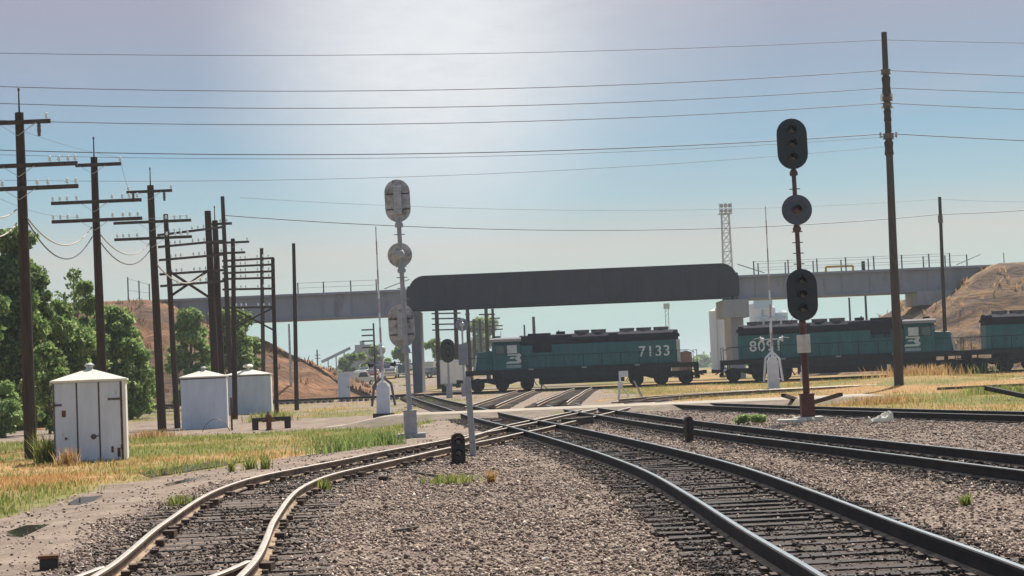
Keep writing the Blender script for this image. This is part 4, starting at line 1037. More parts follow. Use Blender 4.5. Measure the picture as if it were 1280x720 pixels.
        pl([(.12, .24), (.22, .42), (1.08, .42), (1.24, .34), (1.26, .18), (1.16, .10), (.98, .22)]); pl([(-.02, -.42), (.12, -.24), (.95, -.24), (.72, .02), (.98, .22), (1.16, .10), (1.18, -.08), (1.28, -.14), (1.24, -.36), (1.08, -.42)]); pl([(.28, -.02), (.40, .12), (.74, .12), (.66, -.02)])
        e.build('emblem', MT['emblemwhite'], cab)
        f = MB(); f.box((-5.62, sy*1.523, 1.96), (1.22, .02, .24)); f.build('faded_lettering', MT['faded'], cab)
    for wy in (-1.05, 1.05):
        m = MB(); m.box((cx0-.025, wy, 3.62), (.05, .66, .58)); m.build('windshield', MT['window'], cab)
    # low nose
    P = [(-9.0, 1.73), (-8.75, 3.05), (-8.55, 3.25), (cx0, 3.32), (cx0, 1.73)]
    m = MB(); m.prism(P, 'y', -.95, .95); m.build('short_hood', G, root, bevel=.04)
    for sy in (-1, 1):
        m = MB(); m.prism([(-9.02, 1.74), (-8.78, 3.0), (-8.62, 3.0), (-8.80, 1.74)], 'y', sy*.955-.008, sy*.955+.008); m.build('end_stripe', MT['endcream'], root)
        if endstripe:
            m = MB(); m.box((8.10, sy*.945, 2.72), (.30, .02, 1.84)); m.build('end_stripe', MT['endcream'], root)
    m = MB(); m.box((8.165, 0, 2.72), (.03, 1.7, 1.84)); m.build('end_panel', MT['endcream' if endstripe else 'green'], root)
    m = MB(); m.box((8.2, 0, 4.05), (.12, .5, .3)); m.cyl((8.2, .12, 4.05), (8.28, .12, 4.05), .09, n=10); m.cyl((8.2, -.12, 4.05), (8.28, -.12, 4.05), .09, n=10); m.box((8.22, .62, 4.0), (.12, .3, .2)); m.box((8.22, -.62, 4.0), (.12, .3, .2)); m.build('headlight', K, root)
    # battery boxes ahead of cab, sand box at the rear
    m = MB(); m.box((-8.0, 0, 1.98), (1.2, 2.7, .5)); m.build('battery_box', G, root, bevel=.02)
    # ends: pilots, steps, couplers
    for sg in (-1, 1):
        m = MB(); m.box((sg*9.62, 0, 1.05), (.08, 2.95, 1.3)); m.box((sg*9.70, 0, .52), (.16, 2.2, .30)); m.build('pilot', K, root)
        for sy in (-1, 1):
            m = MB()
            for i, zz in enumerate((.42, .75, 1.08, 1.4)): m.box((sg*9.35, sy*(1.42-.02*i), zz), (.55, .26, .05))
            m.box((sg*9.07, sy*1.4, .95), (.04, .3, 1.3)); m.box((sg*9.63, sy*1.4, .95), (.04, .3, 1.3)); m.build('step', K, root)
        m = MB(); m.box((sg*9.95, 0, .86), (.6, .22, .26)); m.box((sg*10.3, .05, .86), (.34, .34, .32)); m.build('coupler', U, root, bevel=.03)
        m = MB()
        for q in (-.9, -.6, .6, .9): m.tube([(sg*9.66, q, 1.0), (sg*9.9, q, .75), (sg*10.15, q, .6)], .03, 6)
        m.build('brake_hose', K, root)
    # handrails
    m = MB()
    for sy in (-1, 1):
        y = sy*1.48
        for xx in np.arange(-4.5, 9.2, 1.55): m.cyl((xx, y, 1.72), (xx, y, 2.75), .022, n=6)
        m.tube([(-4.9, y, 2.75), (8.9, y, 2.75), (9.4, y, 2.5)], .022, 6)
        for xe in (-9.55, 9.55): m.cyl((xe, y, 1.0), (xe, y, 2.75), .026, n=6)
        m.tube([(-9.55, y, 2.75), (-7.6, y, 2.75)], .022, 6)
    for xe in (-9.55, 9.55): m.tube([(xe, -1.48, 2.72), (xe, 1.48, 2.72)], .024, 6)
    m.build('handrail', MT['endcream'] if False else K, root)
    m = MB(); m.cyl((-6.6, .3, 4.36), (-6.6, .3, 4.95), .02, n=6); m.box((-6.9, 0, 4.48), (.5, .35, .14)); m.box((-7.45, 0, 4.28), (.22, .6, .26)); m.build('horn', K, root)
    if number:
        for sy in (-1, 1):
            me = text_mesh(number, 1.22); o = bpy.data.objects.new('road_number', me); COL.objects.link(o); o.parent = root
            o.location = (numx, sy*.968, 2.72); o.rotation_euler = (PI/2, 0, 0 if sy < 0 else PI)
    for sy in (-1, 1):
        for xx in (-4.2, .2, 4.6): m = MB(); m.box((xx, sy*1.556, 1.66), (.42, .01, .12)); m.build('sill_mark', MT['faded'], root)
    return root
ZR = .2
def lp(px, Y):  return at(px, 470, Y).x
xa = lp(570, 144)
loco('green locomotive numbered 7133 under the dark girder, nose to the left', (xa+10.49, 144, ZR), 0, '7133', 6.1)
def on_track(s0x, back=False):
    P = TP['M']; i = int(np.argmin(abs(P[:, 0]-s0x))); T = P[min(i+6, len(P)-1)]-P[max(i-6, 0)]
    return (P[i][0], P[i][1], ZR), math.atan2(T[1], T[0])
lc, a = on_track(lp(928, 139.5)+8.2)
loco('green locomotive numbered 8091 right of the concrete pier, nose to the right', lc, a+PI, '8091', 5.95, False)
lc, a = on_track(lp(1241, 136.8)+8.2)
loco('green locomotive cut off by the right edge of the picture', lc, a+PI, None, 0, False)

# ------------------------------------------------------------------ bridge
YB = 185.0; kb = F/YB
def bx(px, y=400): return at(px, y, YB).x
def bz(px, y): return at(px, y, YB).z
root = empty('railway_overpass', (0, YB, 0)); tag(root, 'long bridge with a dark through girder in the middle and grey spans on both sides', 'bridge')
xl, xr = bx(511, 365), bx(921, 350); zb_, zt_ = bz(720, 378.5), bz(720, 337.2); h = zt_-zb_
def gpoly(x0, x1, z0, z1, r, rb=.5):
    p = [(x0+rb*.2, z0), (x1-rb*.2, z0), (x1, z0+rb)]
    for i in range(9): t = PI/2*i/8; p.append((x1-r+r*math.cos(t), z1-r+r*math.sin(t)))
    for i in range(9): t = PI/2+PI/2*i/8; p.append((x0+r+r*math.cos(t), z1-r+r*math.sin(t)))
    p.append((x0, z0+rb)); return p
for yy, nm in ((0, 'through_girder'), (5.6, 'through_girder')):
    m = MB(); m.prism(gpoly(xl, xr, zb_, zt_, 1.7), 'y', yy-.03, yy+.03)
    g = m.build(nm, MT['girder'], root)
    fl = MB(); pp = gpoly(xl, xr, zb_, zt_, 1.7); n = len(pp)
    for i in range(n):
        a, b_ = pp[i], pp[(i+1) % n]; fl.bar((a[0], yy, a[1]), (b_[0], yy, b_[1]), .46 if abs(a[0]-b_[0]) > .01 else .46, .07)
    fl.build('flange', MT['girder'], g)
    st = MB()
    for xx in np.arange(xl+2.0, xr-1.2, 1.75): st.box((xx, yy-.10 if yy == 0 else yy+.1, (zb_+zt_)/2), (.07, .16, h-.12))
    st.build('stiffener', MT['girderstiff'], g)
m = MB(); m.box(((xl+xr)/2, 2.8, zb_+.9), (xr-xl-.6, 5.3, 1.2)); m.build('floor', MT['girder'], root)
def span(x0, x1, zt, zb, lab):
    m = MB(); m.box(((x0+x1)/2, 3.0, (zt+zb)/2-.12), (x1-x0, 5.0, zt-zb-.24)); m.box(((x0+x1)/2, 3.0, zt-.12), (x1-x0, 6.0, .24)); m.box(((x0+x1)/2, .42, zb+.09), (x1-x0, .5, .18))
    for xx in np.arange(x0+2, x1, 3.1): m.box((xx, .46, (zt+zb)/2-.1), (.10, .12, zt-zb-.5))
    return m.build('side_span', MT['span'], root)
zs_t = bz(505, 361.5); zs_b = bz(400, 398.5)
span(bx(200, 380), xl-.05, zs_t, zs_b, 'left')
zr_t = bz(1080, 337.5); zr_b = bz(1060, 368.5)
span(xr+.05, bx(1246, 345), zr_t, zr_b, 'right')
m = MB(); xa_ = bx(1147, 365); m.box((xa_+2.2, 3, zr_b-.7), (4.4, 6, 1.5)); m.build('abutment', MT['concrete'], root)
m = MB(); m.box((bx(300, 400)-2.6, 3, zs_b-.7), (4.4, 6, 1.5)); m.build('abutment', MT['concrete'], root)
# piers
x0, x1 = bx(515.5, 450), bx(527, 450)
m = MB(); zg = gzf((x0+x1)/2, YB); m.box(((x0+x1)/2, 2.8, (zb_+zg)/2-.4), (x1-x0, 6.2, zb_-zg+.4)); m.build('pier', MT['darkpier'], root)
x0, x1 = bx(903.5, 385), bx(935.5, 385); zc1, zc0 = bz(920, 374.5), bz(920, 397)
m = MB(); m.box(((x0+x1)/2, 2.8, (zc0+zc1)/2), (x1-x0, 6.6, zc1-zc0)); pc = m.build('pier_cap', MT['concrete'], root, bevel=.04)
x0, x1 = bx(907.5, 430), bx(931, 430); m = MB(); m.box(((x0+x1)/2+.3, 2.8, zc0/2-.3), (x1-x0-.6, 5.2, zc0+.6)); m.build('pier', MT['concrete'], root)
m = MB(); m.box((x0+.3, -.1, zc0/2-.3), (.56, .6, zc0+.6)); m.build('tan_column', MT['tancol'], root)  # tan column set before the left edge of the pier
m = MB()
for px in (912.5, 919): m.box((bx(px, 372), 2.8, (zc1+zb_)/2+.15), (.32, 5.5, zb_-zc1+.3))
m.box((bx(929, 372), 2.8, (zc1+zr_b)/2), (.8, 5.5, zr_b-zc1)); m.build('bearing', MT['darkpier'], root)
# railings
def posts(pxs, ytop, zbase, yoff):
    for px in pxs:
        X = bx(px, ytop(px)); zt = at(px, ytop(px), YB).z; m = MB(); m.box((X, yoff, (zt+zbase)/2), (.13, .09, zt-zbase)); m.build('railing_post', MT['darkpier'], root)
    m = MB(); a, b_ = bx(pxs[0], 350), bx(pxs[-1], 350)
    for f in (.5, .95): m.bar((a, yoff, zbase+(at(pxs[0], ytop(pxs[0]), YB).z-zbase)*f), (b_, yoff, zbase+(at(pxs[-1], ytop(pxs[-1]), YB).z-zbase)*f), .035, .035)
    m.build('railing_cable', MT['galv'], root)
posts([372, 404, 438, 470], lambda p: 352-(p-404)*.042, zs_t, .1)
posts([942, 985, 1021, 1057, 1092, 1127, 1161, 1187], lambda p: 324.5-(p-985)*.042, zr_t, .1)
posts([957, 992, 1028, 1064, 1099, 1135, 1170, 1198, 1226], lambda p: 323.5-(p-985)*.042, zr_t, 5.9)
posts([157, 171, 184], lambda p: 346+(p-157)*.3, bz(170, 378), 1.0)
m = MB(); a, b_ = at(1033, 333.5, YB), at(1067, 332, YB); m.bar((a.x, .4, a.z), (b_.x, .4, b_.z), .16, .22); m.box((a.x, .4, (a.z+zr_t)/2), (.2, .2, a.z-zr_t)); m.box((b_.x, .4, (b_.z+zr_t)/2), (.2, .2, b_.z-zr_t)); m.build('yellow_barrier', MT['yellow'], root)
m = MB(); a, b_ = at(1196, 331, YB), at(1226, 318, YB); m.bar((a.x, .2, a.z), (b_.x, .2, b_.z), .08, .08); a, b_ = at(922, 330, YB), at(956, 341, YB); m.bar((a.x, .2, a.z), (b_.x, .2, b_.z), .10, .10); a, b_ = at(480, 361, YB), at(512, 349, YB); m.bar((a.x, .2, a.z), (b_.x, .2, b_.z), .09, .09); m.build('inclined_brace', MT['galv'], root)
m = MB(); a = at(1084, 337, YB); b_ = at(1084, 325, YB); m.box((a.x, 2, (a.z+b_.z)/2), (.35, .3, b_.z-a.z)); m.build('switch_box', MT['signalblack'], root)

# ------------------------------------------------------------------ embankments
scrub_m = leafmat('hill_scrub', [(.12, .07, .04), (.22, .12, .06), (.16, .15, .05), (.34, .20, .10)], .3)
def embank(name, x0, sgn, ztop, m, slope, y0, y1, seed, xend):
    xs = np.linspace(x0+sgn*(-1)*ztop/slope*1.1, xend, 130); ys = np.linspace(y0-ztop/slope*1.1, y1+ztop/slope*1.1, 90)
    X, Y = np.meshgrid(xs, ys)
    dx = np.maximum(0, (x0-X)*sgn); dy = np.maximum(0, np.maximum(y0-Y, Y-y1)); d = np.hypot(dx, dy)
    n = fbm(X*.18, Y*.18, seed)-.47; n2 = fbm(X*.9, Y*.9, seed+3)-.47
    Z = ztop-slope*d; n3 = fbm(X*2.6, Y*2.6, seed+5)-.47; Z = Z+(n*3.2+n2*1.2+n3*.6)*smooth(0, 2.5, d)*smooth(-1.5, 2.5, Z)
    g = gz(X, Y); Z = np.where(Z < g-.05, g-.35, Z)
    V = np.stack([X, Y, Z], -1).reshape(-1, 3); ny, nx = X.shape; idx = np.arange(nx*ny).reshape(ny, nx)
    q = np.stack([idx[:-1, :-1], idx[:-1, 1:], idx[1:, 1:], idx[1:, :-1]], -1).reshape(-1, 4)
    if sgn*(-1) > 0: q = q[:, ::-1]
    n_ = 9000 if sgn < 0 else 4500; ii = rng.integers(0, ny-1, n_); jj = rng.integers(0, nx-1, n_)
    ok = (Z[ii, jj] > 0) & (Z[ii, jj] < ztop-.3) & (rng.uniform(0, 1, n_) < smooth(.36, .6, fbm(X[ii, jj]*.25, Y[ii, jj]*.25, seed+9)))
    ii, jj = ii[ok], jj[ok]; P = np.stack([X[ii, jj], Y[ii, jj]], -1)+rng.uniform(-.5, .5, (len(ii), 2))
    P = np.repeat(P, 4, 0)+rng.normal(0, .18, (len(ii)*4, 2)); zb = np.repeat(Z[ii, jj], 4)
    Vb, Tb = blades(P, rng.uniform(.2, .75, len(P)), .8, .07, zb=zb-.15)
    tag(numpy_mesh('hillside_scrub', Vb, Tb, dry_m if sgn > 0 else scrub_m), 'dry scrub tufts on the '+('right hill' if sgn > 0 else 'left rust coloured slope'), 'scrub', kind='stuff')
    o = numpy_mesh(name, V, q, m); o.data.polygons.foreach_set('use_smooth', [True]*len(q)); tag(o, kind='structure'); return o
def soil(name, c):
    m = bpy.data.materials.new(name); m.use_nodes = True; N, L = nt(m); b = N['Principled BSDF']; b.inputs['Roughness'].default_value = .95; b.inputs['Specular IOR Level'].default_value = .1
    tc = N.new('ShaderNodeTexCoord'); mp = N.new('ShaderNodeMapping'); mp.inputs['Scale'].default_value = (.30, .5, .9); L.new(tc.outputs['Object'], mp.inputs[0])
    n = N.new('ShaderNodeTexNoise'); n.inputs['Scale'].default_value = .75; n.inputs['Detail'].default_value = 12; n.inputs['Roughness'].default_value = .72; n.inputs['Distortion'].default_value = .6; L.new(mp.outputs[0], n.inputs[0])
    r = N.new('ShaderNodeValToRGB'); e = r.color_ramp.elements; e[0].position, e[0].color = .3, (*c[0], 1); e[1].position, e[1].color = .72, (*c[-1], 1)
    for i, k in enumerate(c[1:-1]): q = e.new(.3+.42*(i+1)/(len(c)-1)); q.color = (*k, 1)
    n2 = N.new('ShaderNodeTexNoise'); n2.inputs['Scale'].default_value = .12; n2.inputs['Detail'].default_value = 5; L.new(tc.outputs['Object'], n2.inputs[0])
    sz = N.new('ShaderNodeSeparateXYZ'); L.new(tc.outputs['Object'], sz.inputs[0]); gr = N.new('ShaderNodeMapRange'); gr.inputs[1].default_value = .46; gr.inputs[2].default_value = .62; gr.inputs[3].default_value = 0; gr.inputs[4].default_value = .8; L.new(n2.outputs['Fac'], gr.inputs[0])
    mx = N.new('ShaderNodeMix'); mx.data_type = 'RGBA'; mx.blend_type = 'MIX'; mx.inputs[7].default_value = (*c[4], 1) if len(c) > 4 else (.17, .125, .10, 1)
    L.new(n.outputs['Fac'], r.inputs[0]); L.new(gr.outputs[0], mx.inputs[0]); L.new(r.outputs[0], mx.inputs[6]); L.new(mx.outputs[2], b.inputs['Base Color'])
    bp = N.new('ShaderNodeBump'); bp.inputs['Strength'].default_value = 1.0; bp.inputs['Distance'].default_value = .9; L.new(n.outputs['Fac'], bp.inputs['Height']); L.new(bp.outputs[0], b.inputs['Normal']); return m
zl_ = zs_t-.1; zr_ = zr_t-.05
embank('embankment', bx(192, 380), -1, zl_, soil('rust_soil', [(.12, .075, .055), (.25, .135, .085), (.44, .23, .12), (.56, .38, .24)]), .475, YB-3.5, YB+10, 5, -140)
embank('embankment', bx(1238, 333), 1, zr_, soil('dry_hill_soil', [(.10, .074, .064), (.20, .145, .115), (.42, .26, .14), (.52, .36, .21)]), .56, YB-3.5, YB+10, 8, 170)

# ------------------------------------------------------------------ trees and shrubs
LEAF = [leafmat('leaf_dark', [(.06, .11, .035), (.14, .225, .065), (.24, .34, .105), (.37, .46, .19)], .62),
        leafmat('leaf_mid', [(.09, .155, .045), (.18, .275, .075), (.29, .39, .13), (.42, .50, .22)], .62),
        leafmat('leaf_light', [(.12, .20, .06), (.22, .34, .10), (.34, .46, .17), (.46, .54, .27)], .6)]
def leaf_cloud(centers, radii, per, size, squash=.8):
    C = np.array(centers); n = len(C); P = []
    for c, r in zip(C, radii):
        k = max(8, int(per*4.6*r*r)); d = rng.normal(size=(k, 3)); d /= np.linalg.norm(d, axis=1)[:, None]
        rad = r*rng.uniform(.3, 1.0, k)**.6*np.where(rng.uniform(0, 1, k) < .12, rng.uniform(1.0, 1.45, k), 1)
        P.append(c+d*rad[:, None]*np.array([1, 1, squash]))
    P = np.concatenate(P); n = len(P)
    q = rng.normal(size=(n, 3)); q /= np.linalg.norm(q, axis=1)[:, None]; q[:, 2] = q[:, 2]*.7+.25; q /= np.linalg.norm(q, axis=1)[:, None]
    a = np.cross(q, rng.normal(size=(n, 3))); a /= np.linalg.norm(a, axis=1)[:, None]; b = np.cross(q, a)
    s = size*.8*rng.uniform(.5, 1.5, n)[:, None]
    V = np.stack([P-a*s, P+b*s*.55+q*s*.12, P+a*s, P-b*s*.55+q*s*.12], 1)
    return V.reshape(-1, 3), np.arange(n*4).reshape(n, 4)
def tree(px, Y, ytop, wpx, label, leaf, z0=-.2, trunk=True, size=.16, per=210, nl=16, seed=1, low=.15, name='broadleaf_tree', cat='tree', group='trees on the left', yb=None, gap=1.0):
    global rng
    old = rng; rng = np.random.default_rng(seed)
    z0 = gzf(base_x(px, Y, z0), Y) if z0 == -.2 else z0
    X = base_x(px, Y, z0); H = zat(X, Y, ytop)-z0; W = wpx*Y/F
    root = empty(name, (X, Y, z0)); tag(root, label, cat, group)
    cs, rs = [], []; ends = []
    for i in range(nl):
        t = rng.uniform(low, 1.0); env = math.sin(PI*min(1, max(.08, (t-low)/(1-low)*.80+.16)))**.7
        a = rng.uniform(0, 2*PI); rr = W/2*env*rng.uniform(.25, .85)
        r = W/2*rng.choice([.15, .2, .26, .36])*rng.uniform(.8, 1.2)*(.65+.35*env)*gap
        cz = min(H*t, H-r*.75); cs.append((rr*math.cos(a), rr*math.sin(a)*.8, cz)); rs.append(r)
    cs.append((0, 0, H-W*.13)); rs.append(W*.16)
    if trunk:
        m = MB(); r0 = max(.06, H*.016)
        m.tube([(0, 0, -.2), (.02*H, 0, H*.2), (-.01*H, .01*H, H*.5), (.01*H, 0, H*.85)], [r0*1.25, r0, r0*.7, r0*.2], 8); m.build('trunk', MT['bark'], root, True)
        for c in cs[:9]:
            zz = max(.12*H, c[2]*.6); m = MB(); m.tube([(0, 0, zz), (c[0]*.5, c[1]*.5, zz+(c[2]-zz)*.65), c], [r0*.45, r0*.3, r0*.1], 5); m.build('limb', MT['bark'], root, True)
    V, Fq = leaf_cloud(cs, rs, per, size)
    o = numpy_mesh('crown', V, Fq, LEAF[leaf]); o.parent = root
    rng = old; return root
tree(24, 88, 286, 100, 'tallest dark green tree at the left edge behind the nearest pole', 0, seed=3, nl=110, size=.15, per=230, low=.04, gap=1.1)
tree(-32, 84, 330, 100, 'dark tree cut by the left edge of the picture', 0, seed=4, nl=40, size=.17, per=230, low=.05)
tree(80, 96, 376, 95, 'mid green tree behind the nearest white hut, left of the second pole', 1, seed=5, nl=80, size=.17, per=230, low=.04, gap=1.1)
tree(144, 104, 384, 92, 'bushy dark green tree right of the second pole, against the orange slope', 1, seed=6, nl=85, size=.17, per=230, low=.03, gap=1.15)
tree(62, 78, 428, 66, 'round light green bush just left of the nearest hut roof', 1, seed=7, nl=24, size=.12, per=420, low=.06, name='shrub', cat='shrub', group='shrubs on the left', gap=1.1)
tree(10, 74, 476, 66, 'low pale green shrub at the left edge by the nearest pole', 2, seed=8, nl=24, size=.10, per=500, low=.05, name='shrub', cat='shrub', group='shrubs on the left', trunk=False, gap=1.1)
tree(97, 112, 336, 70, 'thin sparse treetop with bare twigs showing above the nearest hut', 0, seed=9, nl=26, size=.15, per=60, low=.55, gap=.6)
tree(52, 92, 334, 80, 'mid green tree filling the gap beside the tallest dark tree', 0, seed=21, nl=60, size=.17, per=230, low=.03, gap=1.1)
tree(112, 100, 352, 62, 'light green tree just left of the second pole', 1, seed=22, nl=50, size=.17, per=230, low=.03, gap=1.15)
tree(172, 108, 420, 54, 'low light green bush spilling towards the third pole', 2, seed=23, nl=30, size=.16, per=230, low=.03, gap=1.2, group='shrubs on the left', name='shrub', cat='shrub')
tree(168, 118, 410, 50, 'dark shrub below the rust coloured slope between the second and third pole', 0, seed=10, nl=26, size=.17, per=230, low=.03, gap=1.1)
tree(241, 134, 386, 66, 'bright green round tree behind the middle hut', 2, seed=11, nl=70, size=.19, per=220, low=.03, gap=1.1)
tree(292, 142, 386, 74, 'darker tree before the grey span, behind the twin poles', 1, seed=12, nl=70, size=.19, per=220, low=.03, gap=1.1)
tree(320, 150, 422, 44, 'small green bush at the top edge of the rear hut', 1, seed=13, nl=18, size=.19, per=220, low=.03)
tree(603, 420, 398, 74, 'tall pale hazy tree beyond the girder, over the locomotive nose', 2, z0=0, seed=14, nl=24, size=.5, per=40, group='hazy trees beyond the bridge')
tree(545, 300, 424, 50, 'hazy green tree right of the left bridge pier', 1, z0=0, seed=15, nl=18, size=.45, per=45, group='hazy trees beyond the bridge')
tree(566, 280, 440, 56, 'lower light green tree behind the white box truck', 2, z0=0, seed=16, nl=16, size=.4, per=50, group='hazy trees beyond the bridge')
tree(470, 320, 432, 52, 'hazy tree behind the left crossing gate, beside the grey plant', 1, z0=0, seed=17, nl=16, size=.45, per=45, group='hazy trees beyond the bridge')
tree(438, 340, 442, 44, 'hazy tree under the grey plant conveyor', 0, z0=0, seed=18, nl=14, size=.45, per=45, group='hazy trees beyond the bridge')
tree(502, 330, 434, 40, 'hazy tree just left of the left bridge pier', 0, z0=0, seed=19, nl=14, size=.45, per=45, group='hazy trees beyond the bridge')
# distant wood line on the horizon
P = []; S = []
for i in range(260):
    X = rng.uniform(-420, 480); Yy = rng.uniform(760, 900); P.append((X, Yy, rng.uniform(1, 4))); S.append(rng.uniform(4, 8))
V, Fq = leaf_cloud(P, S, 1.2, 1.6); tag(numpy_mesh('distant_woodland', V, Fq, LEAF[0]), 'hazy line of distant woods on the horizon', 'woodland', kind='stuff')

# small plants
def plant(px, py, hpx, wpx, label, cols, n=160, z0=None, lean=.8, bw=.008, group='weeds growing in the ballast', name='grass_tuft', cat='weed'):
    X, Y = up(px, py, -.1 if px < 450 else 0); z0 = gzf(X, Y); X, Y = up(px, py, z0); H = hpx*Y/F; W = wpx*Y/F/2
    P = np.stack([rng.normal(0, W*.45, n), rng.normal(0, W*.45, n)], -1)
    V, T = blades(P, H*rng.uniform(.45, 1.05, n), lean, bw*max(1, Y/25), zb=np.zeros(n))
    o = numpy_mesh(name, V, T, cols); o.location = (X, Y, z0); tag(o, label, cat, group, 'stuff' if n > 75 else None); return o
def bush(px, py, hpx, wpx, label, leaf, size=.05, per=900, group='weeds growing in the ballast', name='leafy_shrub', cat='weed'):
    X, Y = up(px, py, 0); H = hpx*Y/F; W = wpx*Y/F; cs = []; rs = []
    for i in range(9):
        t = rng.uniform(-.8, .8); cs.append((t*W/2, rng.uniform(-.3, .3)*W/2, H*(.25+.35*(1-abs(t))*rng.uniform(.6, 1.2)))); rs.append(H*rng.uniform(.25, .42))
    V, Fq = leaf_cloud(cs, rs, per/max(H, .2), size); V[:, 2] = np.maximum(V[:, 2], .0); o = numpy_mesh(name, V, Fq, LEAF[leaf]); o.location = (X, Y, 0); tag(o, label, cat, group)
bush(938, 531, 19, 42, 'bright light green bush between the tracks left of the red signal mast', 2, .06, 700)
plant(1208, 632, 18, 14, 'tiny green weed in the ballast at the lower right', green_m, 60, bw=.01)
plant(562, 604, 14, 70, 'sparse yellow green grass tuft in front of the larger dwarf signal', green_m, 240)
plant(614, 604, 19, 12, 'small upright brown green tuft right of the dwarf signal', dry_m, 90)
plant(405, 613, 17, 15, 'small green tuft against the right rail of the rusty siding', green_m, 80)
plant(225, 632, 16, 36, 'low green tuft at the road edge left of the rusty siding', green_m, 160)
plant(312, 588, 22, 16, 'left thin green weed by the puddles', green_m, 70)
plant(332, 588, 24, 14, 'right thin green weed by the puddles', green_m, 70)
plant(290, 590, 18, 8, 'smallest green weed left of its two neighbours by the puddles', green_m, 40)
plant(58, 578, 42, 30, 'tall brown and green weed at the left corner of the nearest hut', green_m, 160)
plant(86, 583, 26, 30, 'reddish dry weed before the nearest hut doors', dry_m, 110)
plant(430, 564, 24, 110, 'light green weeds on the bank left of the silver signal mast', weed_m, 300, lean=1.0)
plant(478, 556, 22, 60, 'shorter weeds between the left crossing gate and the rusty siding', weed_m, 260)
plant(340, 528, 16, 60, 'grass fringe behind the black timber barrier', green_m, 300)
plant(1150, 476, 22, 110, 'tan dry weed clump at the foot of the tallest pole', dry_m, 600, lean=.6)
plant(1205, 468, 14, 70, 'green weed clump at the foot of the slim right pole', green_m, 500)
plant(1250, 492, 12, 120, 'green weeds along the right edge behind the right track', green_m, 500)
plant(1100, 505, 12, 100, 'dry tuft on the verge behind the right track', dry_m, 500)
plant(190, 548, 12, 70, 'dry tuft around the third pole and middle hut', dry_m, 300)

# ------------------------------------------------------------------ debris
def rock(px, py, wpx, hpx, label, m, name='stone', cat='stone', z=0.0, group=None):
    X, Y = up(px, py, z); z = max(z, gzf(X, Y)); W = wpx*Y/F; H = hpx*Y/F
    bm = bmesh.new(); bmesh.ops.create_icosphere(bm, subdivisions=2, radius=.5)
    for v in bm.verts: v.co *= random.uniform(.72, 1.12); v.co = Vector((v.co.x*W, v.co.y*W*.8, v.co.z*H+H*.4))
    me = bpy.data.meshes.new(name); bm.to_mesh(me); bm.free(); me.materials.append(MT[m]); o = bpy.data.objects.new(name, me); COL.objects.link(o); o.location = (X, Y, z); tag(o, label, cat, group)
rock(312, 666, 12, 7, 'pale round stone lying between the siding rails', 'palestone')
rock(192, 693, 11, 8, 'crumpled blue scrap between the siding rails', 'blue', 'plastic_scrap', 'litter')
rock(480, 601, 14, 8, 'dark lump lying in the ballast left of the dwarf signal', 'tie', 'coal_lump')
rock(1016, 527, 8, 6, 'small pale stone at the foot of the red signal mast', 'palestone')
X, Y = up(1100, 529, .0)
cl = MB(); n = 14
bm = bmesh.new(); bmesh.ops.create_grid(bm, x_segments=14, y_segments=10, size=.5)
for v in bm.verts:
    x, y = v.co.x, v.co.y; v.co = Vector((x*.62, y*.4, .03+.42*max(0, vnoise(x*4+5, y*4+2, 6)-.2)*(1-(2*y)**4)+.20*max(0, x)+random.uniform(-.03, .03)))
me = bpy.data.meshes.new('rag'); bm.to_mesh(me); bm.free(); me.materials.append(MT['cloth']); o = bpy.data.objects.new('rag', me); COL.objects.link(o); o.location = (X, Y, 0)
so = o.modifiers.new('s', 'SOLIDIFY'); so.thickness = .02; tag(o, 'crumpled pale cloth lying against the right track', 'rag')
def timber(p0, p1, w, label, name='old_timber', m='plainwood'):
    (x0, y0, z0), (x1, y1, z1) = p0, p1
    a = Vector((*up(x0, y0, z0), z0)); b_ = Vector((*up(x1, y1, z1), z1)); c = (a+b_)/2
    o = MB().bar(a-c, b_-c, w, w*.8).build(name, MT[m], None, bevel=.015); o.location = c; tag(o, label, 'timber', 'old timbers lying about')
timber((979, 494, .45), (1001, 501, .06), .16, 'dark timber leaning down just right of the right crossing gate', m='tie')
timber((1010, 505, .08), (1051, 493, .45), .16, 'dark timber tilted up to the right behind the red signal mast', m='tie')
timber((1232, 485, .45), (1290, 497, .08), .2, 'dark timber lying in the grass at the right edge', m='tie')
timber((1172, 486, .1), (1300, 480, .1), .16, 'long pale timber beam at the right edge before the third locomotive')
timber((345, 590+2, .03), (372, 594, .03), .07, 'thin dark stick by the siding rail')
timber((515, 590, .02), (548, 595, .03), .05, 'dark stick lying in the ballast before the dwarf signal')
timber((492, 664, .02), (520, 660, .03), .05, 'dark stick lying in the ballast at the bottom centre')
timber((708, 529, .1), (736, 526, .1), .34, 'short black block beside the diamond crossing', m='tie')
# switch stand by the locomotive
def stand(px, py, ptop, label, w=.5):
    X, Y = up(px, py, 0); h = zat(X, Y, ptop)
    root = empty('switch_stand', (X, Y, 0)); tag(root, label, 'switch stand', 'switch stands beside the train')
    m = MB(); m.cyl((-.12, 0, -.05), (0, 0, h*.55), .06, n=8); m.cyl((0, 0, h*.55), (0, 0, h), .055, n=8); m.box((0, 0, h*.5), (.26, .22, .3)); m.build('post', MT['gatewhite'], root)
    m = MB(); m.box((.26, -.02, h-.16), (w, .03, .34)); m.build('target', MT['gatewhite'], root)
    m = MB(); m.cyl((.05, 0, h*.45), (.45, -.1, .1), .03, n=6); m.build('lever', MT['galv'], root); return root
stand(776, 498, 464, 'pale switch stand in front of the fuel tank of the locomotive numbered 7133', .4)
stand(678, 489, 470, 'small pale switch stand before the front truck of the locomotive numbered 7133', .3)
X, Y = up(804, 498, 0); m = MB(); m.bar((0, 0, 0), (-.45, 0, .95), .10, .08); o = m.build('leaning_stake', MT['postwhite']); o.location = (X, Y, 0); tag(o, 'short stake leaning left beside the pale switch stand', 'stake')
